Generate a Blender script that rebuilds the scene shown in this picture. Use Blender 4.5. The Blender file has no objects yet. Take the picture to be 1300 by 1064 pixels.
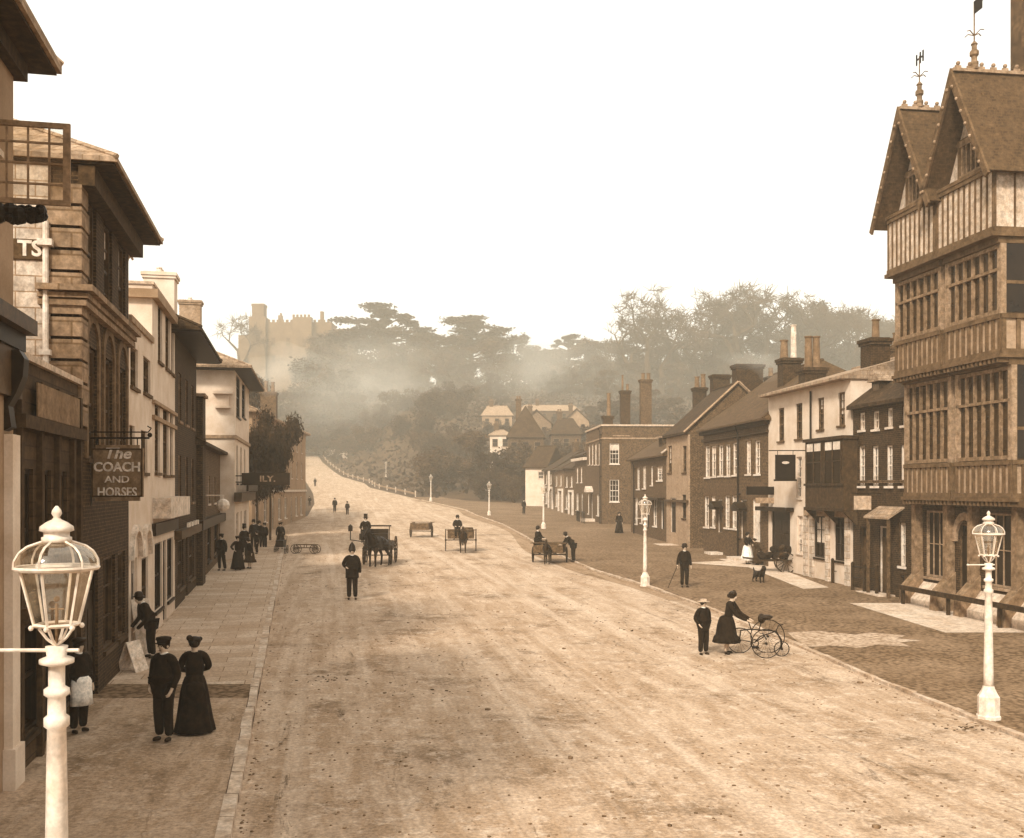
import bpy, math, random
from mathutils import Vector, Matrix
random.seed(7)
R = math.radians
sc = bpy.context.scene
col = sc.collection
# ---------------------------------------------------------------- camera
CAMZ = 4.4; F = 1300.0; HX = 650.0; HY = 620.0      # eye height, focal length and horizon in photo pixels
cam = bpy.data.objects.new('camera', bpy.data.cameras.new('camera')); col.objects.link(cam); sc.camera = cam
cam.location = (0, 0, CAMZ); cam.rotation_euler = (R(90), 0, 0)
cam.data.sensor_width = 36; cam.data.lens = 36.0; cam.data.shift_y = (HY-532)/1300.0
cam.data.clip_start = .1; cam.data.clip_end = 6000
# ---------------------------------------------------------------- world and sun
SUN_EL = R(38); SUN_AZ = R(205)      # azimuth from north (+Y) clockwise: behind the camera, to its left
w = bpy.data.worlds.new('World'); sc.world = w; w.use_nodes = True
nt = w.node_tree; nt.nodes.clear()
sky = nt.nodes.new('ShaderNodeTexSky'); sky.sky_type = 'NISHITA'; sky.sun_disc = False
sky.sun_elevation = SUN_EL; sky.sun_rotation = SUN_AZ; sky.air_density = 1.2; sky.dust_density = 6.0; sky.ozone_density = 1.0
bw = nt.nodes.new('ShaderNodeRGBToBW'); nt.links.new(sky.outputs[0], bw.inputs[0])
mr = nt.nodes.new('ShaderNodeMath'); mr.operation = 'MULTIPLY_ADD'; mr.inputs[1].default_value = .25; mr.inputs[2].default_value = 7.2
nt.links.new(bw.outputs[0], mr.inputs[0])                       # even, overcast brightness
mx = nt.nodes.new('ShaderNodeMix'); mx.data_type = 'RGBA'; mx.blend_type = 'MULTIPLY'; mx.inputs[0].default_value = 1
mx.inputs[7].default_value = (1.0, .985, .93, 1); nt.links.new(mr.outputs[0], mx.inputs[6])
bg = nt.nodes.new('ShaderNodeBackground'); bg.inputs[1].default_value = .1
wo = nt.nodes.new('ShaderNodeOutputWorld'); nt.links.new(mx.outputs[2], bg.inputs[0]); nt.links.new(bg.outputs[0], wo.inputs[0])
sl = bpy.data.lights.new('sun', 'SUN'); sl.energy = 3.2; sl.angle = R(9); sl.color = (1, .96, .87)
so = bpy.data.objects.new('sun', sl); col.objects.link(so)
so.rotation_euler = (R(90)-SUN_EL, 0, math.pi-SUN_AZ+0)
so.location = (-20, -40, 40)
sc.view_settings.view_transform = 'Standard'; sc.view_settings.look = 'None'; sc.view_settings.exposure = 0.86; sc.view_settings.gamma = 1
sc.render.engine = 'CYCLES'; sc.cycles.max_bounces = 5; sc.cycles.transparent_max_bounces = 12; sc.cycles.volume_bounces = 1
sc.cycles.use_denoising = True
# ---------------------------------------------------------------- terrain functions
def interp(t, x):
    if x <= t[0][0]:
        return t[0][1] + (x-t[0][0])*(t[1][1]-t[0][1])/(t[1][0]-t[0][0]) if len(t[0]) > 2 else t[0][1]
    for a, b in zip(t, t[1:]):
        if x <= b[0]:
            return a[1] + (x-a[0])*(b[1]-a[1])/(b[0]-a[0])
    return t[-1][1]
def ss(x): x = max(0, min(1, x)); return x*x*(3-2*x)
PROF = [(-50,0),(24,0),(42,.28),(60,.55),(94,1.0),(115,1.4),(145,2.45),(200,4.7),(250,7.2),(300,12),(340,19),(400,41),(450,47),(700,50),(1500,52)]
XLt = [(-20,3.35),(59.6,-13.3),(70,-15.2),(80,-17.6),(95,-20.6),(112,-22.4),(140,-27),(170,-33),(195,-38.5),(250,-51),(300,-63),(340,-76)]
XRt = [(-20,11.5),(17.6,8.9),(20.8,8.55),(28.5,7.75),(35.6,6.85),(42.6,5.6),(49.3,4.0),(62,2.2),(80,.6),(95,-.9),(125,-5.8),(145,-11.7),(195,-27),(215,-31),(265,-46),(300,-55.5),(340,-67)]
XL = lambda y: interp(XLt, y)
XR = lambda y: interp(XRt, y)
def gz(x, y):
    z = interp(PROF, y)
    if y > 140:
        e = interp([(140,0),(180,2.5),(220,8),(260,13),(300,16),(340,15),(400,4),(450,0)], y)
        z += e*ss((x-XR(y)-2)/22.0)
    if y < 140 and x > 25: z += .0
    return z
def at(px, py, Y):            # photo pixel at a given distance -> world point
    return Vector(((px-HX)*Y/F, Y, CAMZ-(py-HY)*Y/F))
def gp(px, py):               # photo pixel -> the point of the ground seen there
    Y = 8.0
    while Y < 600:
        p = at(px, py, Y)
        if p.z <= gz(p.x, Y): break
        Y += .05 if Y < 60 else .25
    return Vector((p.x, Y, gz(p.x, Y)))
# ---------------------------------------------------------------- materials (a brown-toned world)
def sep(L):
    L = max(.002, L); t = min(1, L/.75)**.6
    r = (1.75-.66*t, .855+.125*t, .25+.59*t)
    n = .2126*r[0]+.7152*r[1]+.0722*r[2]
    return (min(1, L*r[0]/n), L*r[1]/n, L*r[2]/n, 1)
MATS = {}
def mat(name, L, L2=None, scale=3.0, rough=.85, kind=None, grain=.12, bump=.0, dim=None, metal=0, mortar=None, dirt=.25):
    if name in MATS: return MATS[name]
    m = bpy.data.materials.new(name); m.use_nodes = True; n = m.node_tree; N = n.nodes; K = n.links
    b = N['Principled BSDF']; b.inputs['Roughness'].default_value = rough; b.inputs['Metallic'].default_value = metal; b.inputs['Specular IOR Level'].default_value = .22 if rough < .3 else .1
    if L2 is None: L2 = L*.72
    tc = N.new('ShaderNodeTexCoord')
    def noise(sc_, det=4, vec=None):
        t = N.new('ShaderNodeTexNoise'); t.inputs['Scale'].default_value = sc_; t.inputs['Detail'].default_value = det; t.inputs['Roughness'].default_value = .62
        K.new(vec or tc.outputs['Object'], t.inputs['Vector']); return t.outputs[0]
    def ramp(fac, a, c, p0=.35, p1=.65):
        r = N.new('ShaderNodeValToRGB'); r.color_ramp.elements[0].position = p0; r.color_ramp.elements[1].position = p1
        r.color_ramp.elements[0].color = a; r.color_ramp.elements[1].color = c; K.new(fac, r.inputs[0]); return r.outputs[0]
    def mix(a, c, fac, mode='MIX'):
        x = N.new('ShaderNodeMix'); x.data_type = 'RGBA'; x.blend_type = mode
        if isinstance(fac, float): x.inputs[0].default_value = fac
        else: K.new(fac, x.inputs[0])
        for v, i in ((a, 6), (c, 7)):
            if isinstance(v, tuple): x.inputs[i].default_value = v
            else: K.new(v, x.inputs[i])
        return x.outputs[2]
    c = ramp(noise(scale), sep(L2), sep(L))
    h = noise(40)
    if kind in ('brick', 'tile', 'stone', 'planks'):
        sx = N.new('ShaderNodeSeparateXYZ'); K.new(tc.outputs['Object'], sx.inputs[0])
        ad = N.new('ShaderNodeMath'); ad.operation = 'ADD'; K.new(sx.outputs[0], ad.inputs[0]); K.new(sx.outputs[1], ad.inputs[1])
        cx = N.new('ShaderNodeCombineXYZ'); K.new(ad.outputs[0], cx.inputs[0]); K.new(sx.outputs[2], cx.inputs[1])
        bt = N.new('ShaderNodeTexBrick'); K.new(cx.outputs[0], bt.inputs['Vector']); bt.inputs['Scale'].default_value = 1
        bw_, bh_, ms = dim or {'brick': (.225,.075,.011), 'tile': (.17,.11,.012), 'stone': (.7,.3,.014), 'planks': (3,.2,.012)}[kind]
        bt.inputs['Brick Width'].default_value = bw_; bt.inputs['Row Height'].default_value = bh_; bt.inputs['Mortar Size'].default_value = ms
        bt.inputs['Color1'].default_value = (1,1,1,1); bt.inputs['Color2'].default_value = (.62,.62,.62,1)
        mo = (mortar if mortar is not None else L*1.5)
        bt.inputs['Mortar'].default_value = (1,1,1,1)
        c2 = mix(c, bt.outputs[0], .9, 'MULTIPLY')
        c = mix(c2, sep(mo), bt.outputs['Fac'])
        h = bt.outputs['Fac']
    if dirt:
        c = mix(c, mix(c, sep(L*.45), .65), ramp(noise(.55, 6), (0,0,0,1), (dirt*2.4,)*3+(1,), .45, .75))
    g = ramp(noise(23, 3), (1-grain*2,)*3+(1,), (1+grain,)*3+(1,), .3, .7)
    c = mix(c, g, 1.0, 'MULTIPLY')
    if grain > .06: c = mix(c, ramp(noise(7, 6), (1-grain*2.6,)*3+(1,), (1+grain*1.3,)*3+(1,), .36, .64), 1.0, 'MULTIPLY')
    K.new(c, b.inputs['Base Color'])
    if bump:
        bp = N.new('ShaderNodeBump'); bp.inputs['Strength'].default_value = bump; bp.inputs['Distance'].default_value = .02
        K.new(h, bp.inputs['Height']); K.new(bp.outputs[0], b.inputs['Normal'])
    MATS[name] = m; return m
def glassmat(name, tint=.85, refl=.03):
    m = bpy.data.materials.new(name); m.use_nodes = True; n = m.node_tree; n.nodes.clear()
    t = n.nodes.new('ShaderNodeBsdfTransparent'); t.inputs[0].default_value = (.97, .955, .92, 1)
    g = n.nodes.new('ShaderNodeBsdfGlossy'); g.inputs[1].default_value = .06; g.inputs[0].default_value = sep(.9)
    lw = n.nodes.new('ShaderNodeLayerWeight'); lw.inputs[0].default_value = .25
    f = n.nodes.new('ShaderNodeMath'); f.operation = 'MULTIPLY_ADD'; f.inputs[1].default_value = .35; f.inputs[2].default_value = refl; n.links.new(lw.outputs['Facing'], f.inputs[0])
    x = n.nodes.new('ShaderNodeMixShader'); o = n.nodes.new('ShaderNodeOutputMaterial')
    n.links.new(f.outputs[0], x.inputs[0]); n.links.new(t.outputs[0], x.inputs[1]); n.links.new(g.outputs[0], x.inputs[2]); n.links.new(x.outputs[0], o.inputs[0])
    return m
M_glass = glassmat('dusty_glass', refl=.08)
brick_dark = mat('dark_brick', .042, .018, kind='brick', grain=.2)
brick_mid = mat('mid_brick', .09, .04, kind='brick', grain=.2)
brick_lite = mat('light_brick', .17, .1, kind='brick', grain=.2)
stone_lite = mat('pale_ashlar', .56, .42, kind='stone', mortar=.2, dirt=.2)
stone_mid = mat('grey_ashlar', .24, .15, kind='stone', mortar=.1, dim=(.9,.42,.02))
stone_trim = mat('stone_trim', .28, .17)
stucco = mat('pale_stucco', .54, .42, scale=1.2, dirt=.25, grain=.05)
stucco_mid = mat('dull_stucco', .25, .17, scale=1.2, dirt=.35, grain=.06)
plaster_t = mat('panel_plaster', .30, .19, scale=2, grain=.08)
plaster_a = mat('attic_boarding', .5, .34, scale=4)
timber = mat('old_timber', .05, .025, scale=6)
timber_l = mat('weathered_oak', .11, .055, scale=3, grain=.09)
tile_dark = mat('dark_roof_tile', .07, .025, kind='tile', mortar=.03, grain=.2, scale=1.5, dirt=.4)
tile_mid = mat('roof_tile', .085, .045, kind='tile', mortar=.06, grain=.1, dirt=.35)
slate = mat('pale_slate', .34, .24, kind='tile', dim=(.3,.2,.012), mortar=.15)
lead = mat('lead_sheet', .45, .35)
white = mat('white_paint', .66, .5, rough=.5, dirt=.3, grain=.08)
white_old = mat('aged_white_paint', .6, .42, rough=.6)
dark_p = mat('dark_paint', .018, .01, rough=.45)
brown_p = mat('brown_paint', .06, .03, rough=.5)
iron = mat('black_iron', .01, .006, rough=.5)
pane_m = mat('dark_window_glass', .012, .006, rough=.12, grain=0, dirt=0, scale=1.5)
pane_g = mat('grey_window_glass', .09, .03, rough=.15, grain=0, dirt=0, scale=1.2)
blind = mat('window_blind', .6, .5)
pot_m = mat('clay_chimney_pot', .16, .1)
pot_w = mat('pale_chimney_pot', .6, .45)
wood_m = mat('worn_wood', .09, .045, scale=7)
wood_d = mat('dark_worn_wood', .035, .018, scale=7)
sack_m = mat('sacking', .24, .14, scale=9)
cloth_d = mat('black_cloth', .013, .005, bump=.5, scale=9, rough=.95, dirt=0)
cloth_b = mat('brown_cloth', .015, .008, scale=9, rough=.95, dirt=0)
cloth_g = mat('tweed_cloth', .035, .018, scale=12, rough=.95, dirt=0)
cloth_w = mat('white_linen', .8, .65, rough=.9, dirt=0)
skin_m = mat('skin', .42, .34, dirt=0, grain=.02, rough=.6)
hair_m = mat('dark_hair', .02, .012, dirt=0)
straw = mat('straw', .4, .3, scale=15)
horse_m = mat('horse_coat', .014, .007, scale=3, rough=.5, dirt=0)
horse_b = mat('pony_coat', .03, .016, scale=3, rough=.5, dirt=0)
mane_m = mat('horse_mane', .012, .008, dirt=0)
leaf_d = mat('dark_foliage', .045, .015, scale=4, grain=.2, dirt=0)
leaf_m = mat('mid_foliage', .08, .03, scale=4, grain=.2, dirt=0)
leaf_c = mat('cedar_foliage', .035, .016, scale=4, grain=.2, dirt=0)
bark = mat('bark', .05, .03, scale=4)
# ---------------------------------------------------------------- mesh builder
class MB:
    def __init__(s): s.v = []; s.f = []
    def add(s, vs, fs, M=None):
        n = len(s.v)
        s.v += [tuple(M @ Vector(p)) for p in vs] if M else [tuple(p) for p in vs]
        s.f += [tuple(i+n for i in f) for f in fs]; return s
    def box(s, x0, x1, y0, y1, z0, z1, M=None):
        if x0 > x1: x0, x1 = x1, x0
        if y0 > y1: y0, y1 = y1, y0
        return s.add([(x0,y0,z0),(x1,y0,z0),(x1,y1,z0),(x0,y1,z0),(x0,y0,z1),(x1,y0,z1),(x1,y1,z1),(x0,y1,z1)],
            [(0,3,2,1),(4,5,6,7),(0,1,5,4),(1,2,6,5),(2,3,7,6),(3,0,4,7)], M)
    def beam(s, a, b, c, d, e, f): return s.box(a, b, c, d, e, f)
    def quad(s, a, b, c, d): return s.add([a,b,c,d], [(0,1,2,3)])
    def lathe(s, prof, n=12, o=(0,0,0), M=None, rx=1, ry=1, fold=0, nf=9):   # prof: list of (r, z)
        vs = []; fs = []
        for r, z in prof:
            for i in range(n):
                a = 2*math.pi*i/n; rr = r*(1+fold*math.sin(a*nf+z*2)) if r > 0 else 0
                vs.append((o[0]+rr*rx*math.cos(a), o[1]+rr*ry*math.sin(a), o[2]+z))
        for k in range(len(prof)-1):
            for i in range(n):
                j = (i+1) % n; fs.append((k*n+i, k*n+j, (k+1)*n+j, (k+1)*n+i))
        fs.append(tuple(range(n-1,-1,-1))); fs.append(tuple((len(prof)-1)*n+i for i in range(n)))
        return s.add(vs, fs, M)
    def tube(s, p0, p1, r0, r1=None, n=6):
        r1 = r0 if r1 is None else r1
        p0 = Vector(p0); p1 = Vector(p1); d = (p1-p0)
        if d.length < 1e-6: return s
        q = d.to_track_quat('Z', 'Y').to_matrix()
        vs = []
        for p, r in ((p0, r0), (p1, r1)):
            for i in range(n):
                a = 2*math.pi*i/n; vs.append(p + q @ Vector((r*math.cos(a), r*math.sin(a), 0)))
        fs = [(i, (i+1) % n, n+(i+1) % n, n+i) for i in range(n)] + [tuple(range(n-1,-1,-1)), tuple(range(n, 2*n))]
        return s.add(vs, fs)
    def path(s, pts, r, n=5):
        for a, b in zip(pts, pts[1:]): s.tube(a, b, r, r, n)
        return s
    def ring(s, c, rad, r, ax='x', n=28, m=5):
        vs = []; fs = []
        for i in range(n):
            a = 2*math.pi*i/n
            for j in range(m):
                b = 2*math.pi*j/m; q = rad+r*math.cos(b); h = r*math.sin(b)
                p = (h, q*math.cos(a), q*math.sin(a)) if ax == 'x' else ((q*math.cos(a), h, q*math.sin(a)) if ax == 'y' else (q*math.cos(a), q*math.sin(a), h))
                vs.append((c[0]+p[0], c[1]+p[1], c[2]+p[2]))
        for i in range(n):
            for j in range(m):
                k = (i+1) % n; l = (j+1) % m; fs.append((i*m+j, k*m+j, k*m+l, i*m+l))
        return s.add(vs, fs)
    def extr(s, poly, a, b, ax='y'):      # polygon of (p,q) extruded along an axis from a to b
        f = {'y': lambda p, q, t: (p, t, q), 'x': lambda p, q, t: (t, p, q), 'z': lambda p, q, t: (p, q, t)}[ax]
        n = len(poly); vs = [f(p, q, a) for p, q in poly] + [f(p, q, b) for p, q in poly]
        return s.add(vs, [tuple(range(n)), tuple(range(2*n-1, n-1, -1))] + [(i, (i+1) % n, n+(i+1) % n, n+i) for i in range(n)])
    def ball(s, c, r, sx=1, sy=1, sz=1, n=8, m=6):
        pr = [(math.sin(math.pi*k/m)*r+1e-5, -math.cos(math.pi*k/m)*r*sz) for k in range(m+1)]
        return s.lathe(pr, n, c, None, sx, sy)
    def mesh(s, name, m, smooth=False):
        me = bpy.data.meshes.new(name); me.from_pydata(s.v, [], s.f)
        for x in (m if isinstance(m, (list, tuple)) else [m]): me.materials.append(x)
        if smooth: me.polygons.foreach_set('use_smooth', [True]*len(me.polygons))
        me.update(); return me
    def build(s, name, m, parent=None, smooth=False):
        return link(name, s.mesh(name, m, smooth), parent)
def link(name, data, parent=None):
    o = bpy.data.objects.new(name, data); col.objects.link(o)
    if parent: o.parent = parent
    return o
def tag(o, label=None, cat=None, group=None, kind=None):
    if label: o['label'] = label
    if cat: o['category'] = cat
    if group: o['group'] = group
    if kind: o['kind'] = kind
    return o
def empty(name, loc=(0,0,0), rz=0, label=None, cat=None, group=None, scale=1):
    o = bpy.data.objects.new(name, None); o.empty_display_size = .3; col.objects.link(o)
    o.location = loc; o.rotation_euler = (0,0,rz); o.scale = (scale,)*3
    return tag(o, label, cat, group)
def copy_tree(o, loc=None, rz=None, label=None, scale=None, parent=None):
    c = o.copy(); col.objects.link(c); c.parent = parent
    if loc is not None: c.location = loc
    if rz is not None: c.rotation_euler = (0,0,rz)
    if scale is not None: c.scale = (scale,)*3 if not isinstance(scale, tuple) else scale
    if label: c['label'] = label
    for ch in list(o.children): copy_tree(ch, parent=c)
    return c
def each(name, m, parent, boxes):      # one object for every piece
    return [MB().box(*b).build(name, m, parent) for b in boxes]
def text(s, size, m, parent, loc, rot=(R(90),0,0), depth=.012, name='lettering', sx=1, shear=0, align='CENTER', offset=0):
    cu = bpy.data.curves.new(name, 'FONT'); cu.body = s; cu.size = size; cu.extrude = depth; cu.align_x = align; cu.align_y = 'CENTER'; cu.shear = shear; cu.offset = offset
    cu.resolution_u = 3
    t = bpy.data.objects.new(name, cu); col.objects.link(t); bpy.context.view_layer.update()
    me = bpy.data.meshes.new_from_object(t.evaluated_get(bpy.context.evaluated_depsgraph_get()))
    bpy.data.objects.remove(t); bpy.data.curves.remove(cu); me.materials.clear(); me.materials.append(m)
    o = link(name, me, parent); o.location = loc; o.rotation_euler = rot; o.scale = (sx,1,1); return o
# ---------------------------------------------------------------- ground, road, pavements
ROWS = [-30,-20,-10,0] + [i*1.0 for i in range(4, 70)] + [70+i*2.5 for i in range(0, 108)] + [340+i*4 for i in range(0, 30)] + [470,520,600,700,900,1300,2000]
ROWS = sorted(set(ROWS) | {p[0] for p in PROF if 0 < p[0] < 700})
XS = [-900,-500,-320,-240] + [-200+i*3 for i in range(0, 135)] + [210,240,320,500,900]
g = MB()
for y in ROWS:
    for x in XS: g.v.append((x, y, gz(x, y)))
nx = len(XS)
for j in range(len(ROWS)-1):
    for i in range(nx-1): g.f.append((j*nx+i, j*nx+i+1, (j+1)*nx+i+1, (j+1)*nx+i))
ground_m = mat('grass_and_earth', .07, .03, scale=.25, grain=.2)
tag(g.build('ground', ground_m), kind='structure')
def strip(name, y0, y1, xa, xb, dz, m, skirt=.0, nxs=6, lab='structure'):
    s = MB(); rows = [y for y in ROWS if y0 < y < y1]; rows = [y0]+rows+[y1]
    for y in rows:
        a, b = xa(y), xb(y)
        for k in range(nxs+1):
            x = a+(b-a)*k/nxs; s.v.append((x, y, interp(PROF, y)+dz))
    n = nxs+1
    for j in range(len(rows)-1):
        for k in range(nxs): s.f.append((j*n+k, j*n+k+1, (j+1)*n+k+1, (j+1)*n+k))
    if skirt:
        for k in (0, nxs):
            nb = len(s.v)
            for y in rows:
                x = xa(y) if k == 0 else xb(y); s.v.append((x, y, interp(PROF, y)+dz-skirt))
            for j in range(len(rows)-1): s.f.append((j*n+k, (j+1)*n+k, nb+j+1, nb+j))
        nb = len(s.v)   # ends
        for y, j in ((rows[0], 0), (rows[-1], len(rows)-1)):
            q = len(s.v); s.v += [(xa(y), y, interp(PROF, y)+dz-skirt), (xb(y), y, interp(PROF, y)+dz-skirt)]
            s.f.append(tuple([q]+[j*n+k for k in range(n)]+[q+1]))
    return tag(s.build(name, m), kind=lab)
def groundmat(name, La, Lb, Lc, dirscale=(.45,.09), kind='road'):
    m = bpy.data.materials.new(name); m.use_nodes = True; n = m.node_tree; N = n.nodes; K = n.links
    b = N['Principled BSDF']; b.inputs['Roughness'].default_value = .95; b.inputs['Specular IOR Level'].default_value = .1
    tc = N.new('ShaderNodeTexCoord')
    mp = N.new('ShaderNodeMapping'); K.new(tc.outputs['Object'], mp.inputs[0]); mp.inputs['Rotation'].default_value = (0,0,R(-10)); mp0 = mp; mp = N.new('ShaderNodeMapping'); K.new(mp0.outputs[0], mp.inputs[0])
    mp.inputs['Scale'].default_value = (dirscale[0], dirscale[1], 1); mp3 = N.new('ShaderNodeMapping'); K.new(mp0.outputs[0], mp3.inputs[0]); mp3.inputs['Scale'].default_value = (1.1, .022, 1)
    def nz(s, d, vec, rg=.65, dist=0):
        t = N.new('ShaderNodeTexNoise'); t.inputs['Scale'].default_value = s; t.inputs['Detail'].default_value = d; t.inputs['Roughness'].default_value = rg; t.inputs['Distortion'].default_value = dist
        K.new(vec, t.inputs['Vector']); return t.outputs[0]
    def ramp(fac, a, c, p0, p1):
        r = N.new('ShaderNodeValToRGB'); r.color_ramp.elements[0].position = p0; r.color_ramp.elements[1].position = p1
        r.color_ramp.elements[0].color = a; r.color_ramp.elements[1].color = c; K.new(fac, r.inputs[0]); return r.outputs[0]
    def mix(a, c, fac, mode='MIX'):
        x = N.new('ShaderNodeMix'); x.data_type = 'RGBA'; x.blend_type = mode
        if isinstance(fac, float): x.inputs[0].default_value = fac
        else: K.new(fac, x.inputs[0])
        for v, i in ((a, 6), (c, 7)):
            if isinstance(v, tuple): x.inputs[i].default_value = v
            else: K.new(v, x.inputs[i])
        return x.outputs[2]
    O = tc.outputs['Object']
    if kind == 'road':
        c = ramp(nz(3.2, 10, mp.outputs[0], .78, .4), sep(Lb), sep(La), .42, .58)
        c = mix(c, sep(Lc), ramp(nz(.4, 10, O, .8), (0,0,0,1), (.8,.8,.8,1), .52, .64))
        c = mix(c, sep(La*1.25), ramp(nz(2.4, 9, O, .82), (0,0,0,1), (.75,.75,.75,1), .52, .60))
        c = mix(c, sep(Lb*.8), ramp(nz(2.0, 6, mp3.outputs[0], .6, .25), (0,0,0,1), (.42,.42,.42,1), .5, .64))
        c = mix(c, sep(La*1.2), ramp(nz(1.3, 5, mp3.outputs[0], .6, .2), (0,0,0,1), (.5,.5,.5,1), .54, .64))
        c = mix(c, sep(Lc*.5), ramp(nz(2.3, 6, mp.outputs[0], .8, 1.5), (0,0,0,1), (.8,.8,.8,1), .60, .70))
    elif kind == 'cobble':
        v = N.new('ShaderNodeTexVoronoi'); v.inputs['Scale'].default_value = 7.5; K.new(O, v.inputs['Vector'])
        c = mix(ramp(nz(.5, 6, O), sep(Lb), sep(La), .35, .65), sep(Lc), ramp(v.outputs['Distance'], (0,0,0,1), (.85,.85,.85,1), .3, .75))
        c = mix(c, sep(Lc), ramp(nz(4, 6, O, .8), (0,0,0,1), (.6,.6,.6,1), .5, .66))
        c = mix(c, sep(La*1.15), ramp(nz(.22, 5, O, .7), (0,0,0,1), (.5,.5,.5,1), .5, .7))
    else:   # slabs laid across the footway
        mp0.inputs['Rotation'].default_value = (0,0,R(-11.8)); mp.inputs['Scale'].default_value = (1,1,1)
        bt = N.new('ShaderNodeTexBrick'); K.new(mp.outputs[0], bt.inputs['Vector']); bt.inputs['Scale'].default_value = 1
        bt.inputs['Brick Width'].default_value = 1.15; bt.inputs['Row Height'].default_value = .62; bt.inputs['Mortar Size'].default_value = .012
        bt.inputs['Color1'].default_value = sep(La); bt.inputs['Color2'].default_value = sep(Lb); bt.inputs['Mortar'].default_value = sep(Lc)
        c = mix(bt.outputs[0], sep(Lb*.8), ramp(nz(.9, 7, O, .7), (0,0,0,1), (.8,.8,.8,1), .45, .7))
    c = mix(c, ramp(nz(14, 4, O, .8), (.6,.6,.6,1), (1.2,1.2,1.2,1), .34, .66), 1.0, 'MULTIPLY')
    K.new(c, b.inputs['Base Color'])
    bp = N.new('ShaderNodeBump'); bp.inputs['Strength'].default_value = .5; bp.inputs['Distance'].default_value = .03
    K.new(nz(9, 6, O, .8), bp.inputs['Height']); K.new(bp.outputs[0], b.inputs['Normal'])
    return m
road_m = groundmat('rutted_dirt_road', .36, .24, .085)
cob_m = groundmat('cobbled_footway', .20, .13, .045, kind='cobble')
slab_m = groundmat('flagstones', .42, .31, .13, kind='slab')
track_m = groundmat('worn_earth', .3, .2, .11)
strip('road', -20, 340, XL, XR, .012, road_m, nxs=10)
FL = lambda y: -4.17-.209*y                       # left frontage line
FRt = [(-20,22.6),(69,10.35),(82,9.46),(95,8.3),(105,7.6),(132,4.4),(150,2),(160,-4),(170,-20)]
FR = lambda y: interp(FRt, y)
strip('pavement', -20, 20.9, lambda y: FL(y)-1.5, lambda y: XL(y)-.18, .12, groundmat('worn_paving', .3, .2, .1), .2)
strip('pavement', 20.9, 22.4, lambda y: FL(y)-1.5, lambda y: XL(y)-.18, .12, cob_m, .2)
strip('pavement', 22.4, 64, lambda y: FL(y)-1.5, lambda y: XL(y)-.18, .12, slab_m, .2)
def kerb(y0, y1, xa, xb, dz, m, L_=1.05, j=.02):
    s = MB(); y = y0; rn = random.Random(3)
    while y < y1:
        e = y+L_*rn.uniform(.75,1.2); q = rn.uniform(-j,j); w_ = rn.uniform(-j,j); z0, z1 = interp(PROF,y)+dz+rn.uniform(-j,j)*.5, interp(PROF,e)+dz+rn.uniform(-j,j)*.5; e2 = e-.025
        a, b, c, d = xa(y)+q, xb(y)+w_, xa(e)+q, xb(e)+w_
        s.add([(a,y,z0-.3),(b,y,z0-.3),(d,e2,z1-.3),(c,e2,z1-.3),(a,y,z0),(b,y,z0),(d,e2,z1),(c,e2,z1)], [(4,5,6,7),(0,1,5,4),(1,2,6,5),(2,3,7,6),(3,0,4,7)]); y = e
    return tag(s.build('kerb', m), kind='structure')
kerb(4, 64, lambda y: XL(y)-.18, lambda y: XL(y), .13, mat('kerb_stone', .5, .3, scale=1.5))
strip('pavement', 64, 112, lambda y: XL(y)-6-(y-64)*.03, lambda y: XL(y), .02, track_m)
strip('pavement', -20, 158, lambda y: XR(y)+.14, lambda y: FR(y)+3.0, .06, cob_m, .15, 10)
kerb(8, 150, XR, lambda y: XR(y)+.14, .075, mat('worn_kerb_stone', .46, .24, scale=1.2), .9, .03)
strip('gutter', 38, 150, lambda y: XR(y)-1.0-.4*math.sin(y*.13), lambda y: XR(y)-.02, .02, groundmat('gutter_mud', .22, .14, .08))
def patch(name, pts, dz, m):
    s = MB(); s.add([(x, y, interp(PROF, y)+dz) for x, y in pts], [tuple(range(len(pts)))])
    return tag(s.build(name, m), kind='structure')
pale_flag = mat('pale_flagstone', .5, .38, scale=1.5, dirt=.1)
def gpts(l): return [tuple(gp(x, y)[:2]) for x, y in l]
patch('flagstone_path', gpts([(1078,768),(1172,768),(1300,793),(1330,806),(1200,806)]), .068, pale_flag)
patch('flagstone_path', gpts([(1000,806),(1040,804),(1085,809),(1105,806),(1150,810),(1138,814),(1170,816),(1142,819),(1156,824),(1112,822),(1092,826),(1055,823),(1020,825)]), .068, groundmat('pale_setts', .42, .3, .14, kind='cobble'))
patch('flagstone_path', gpts([(868,716),(960,712),(1052,748),(1020,750),(950,722)]), .068, pale_flag)
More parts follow.
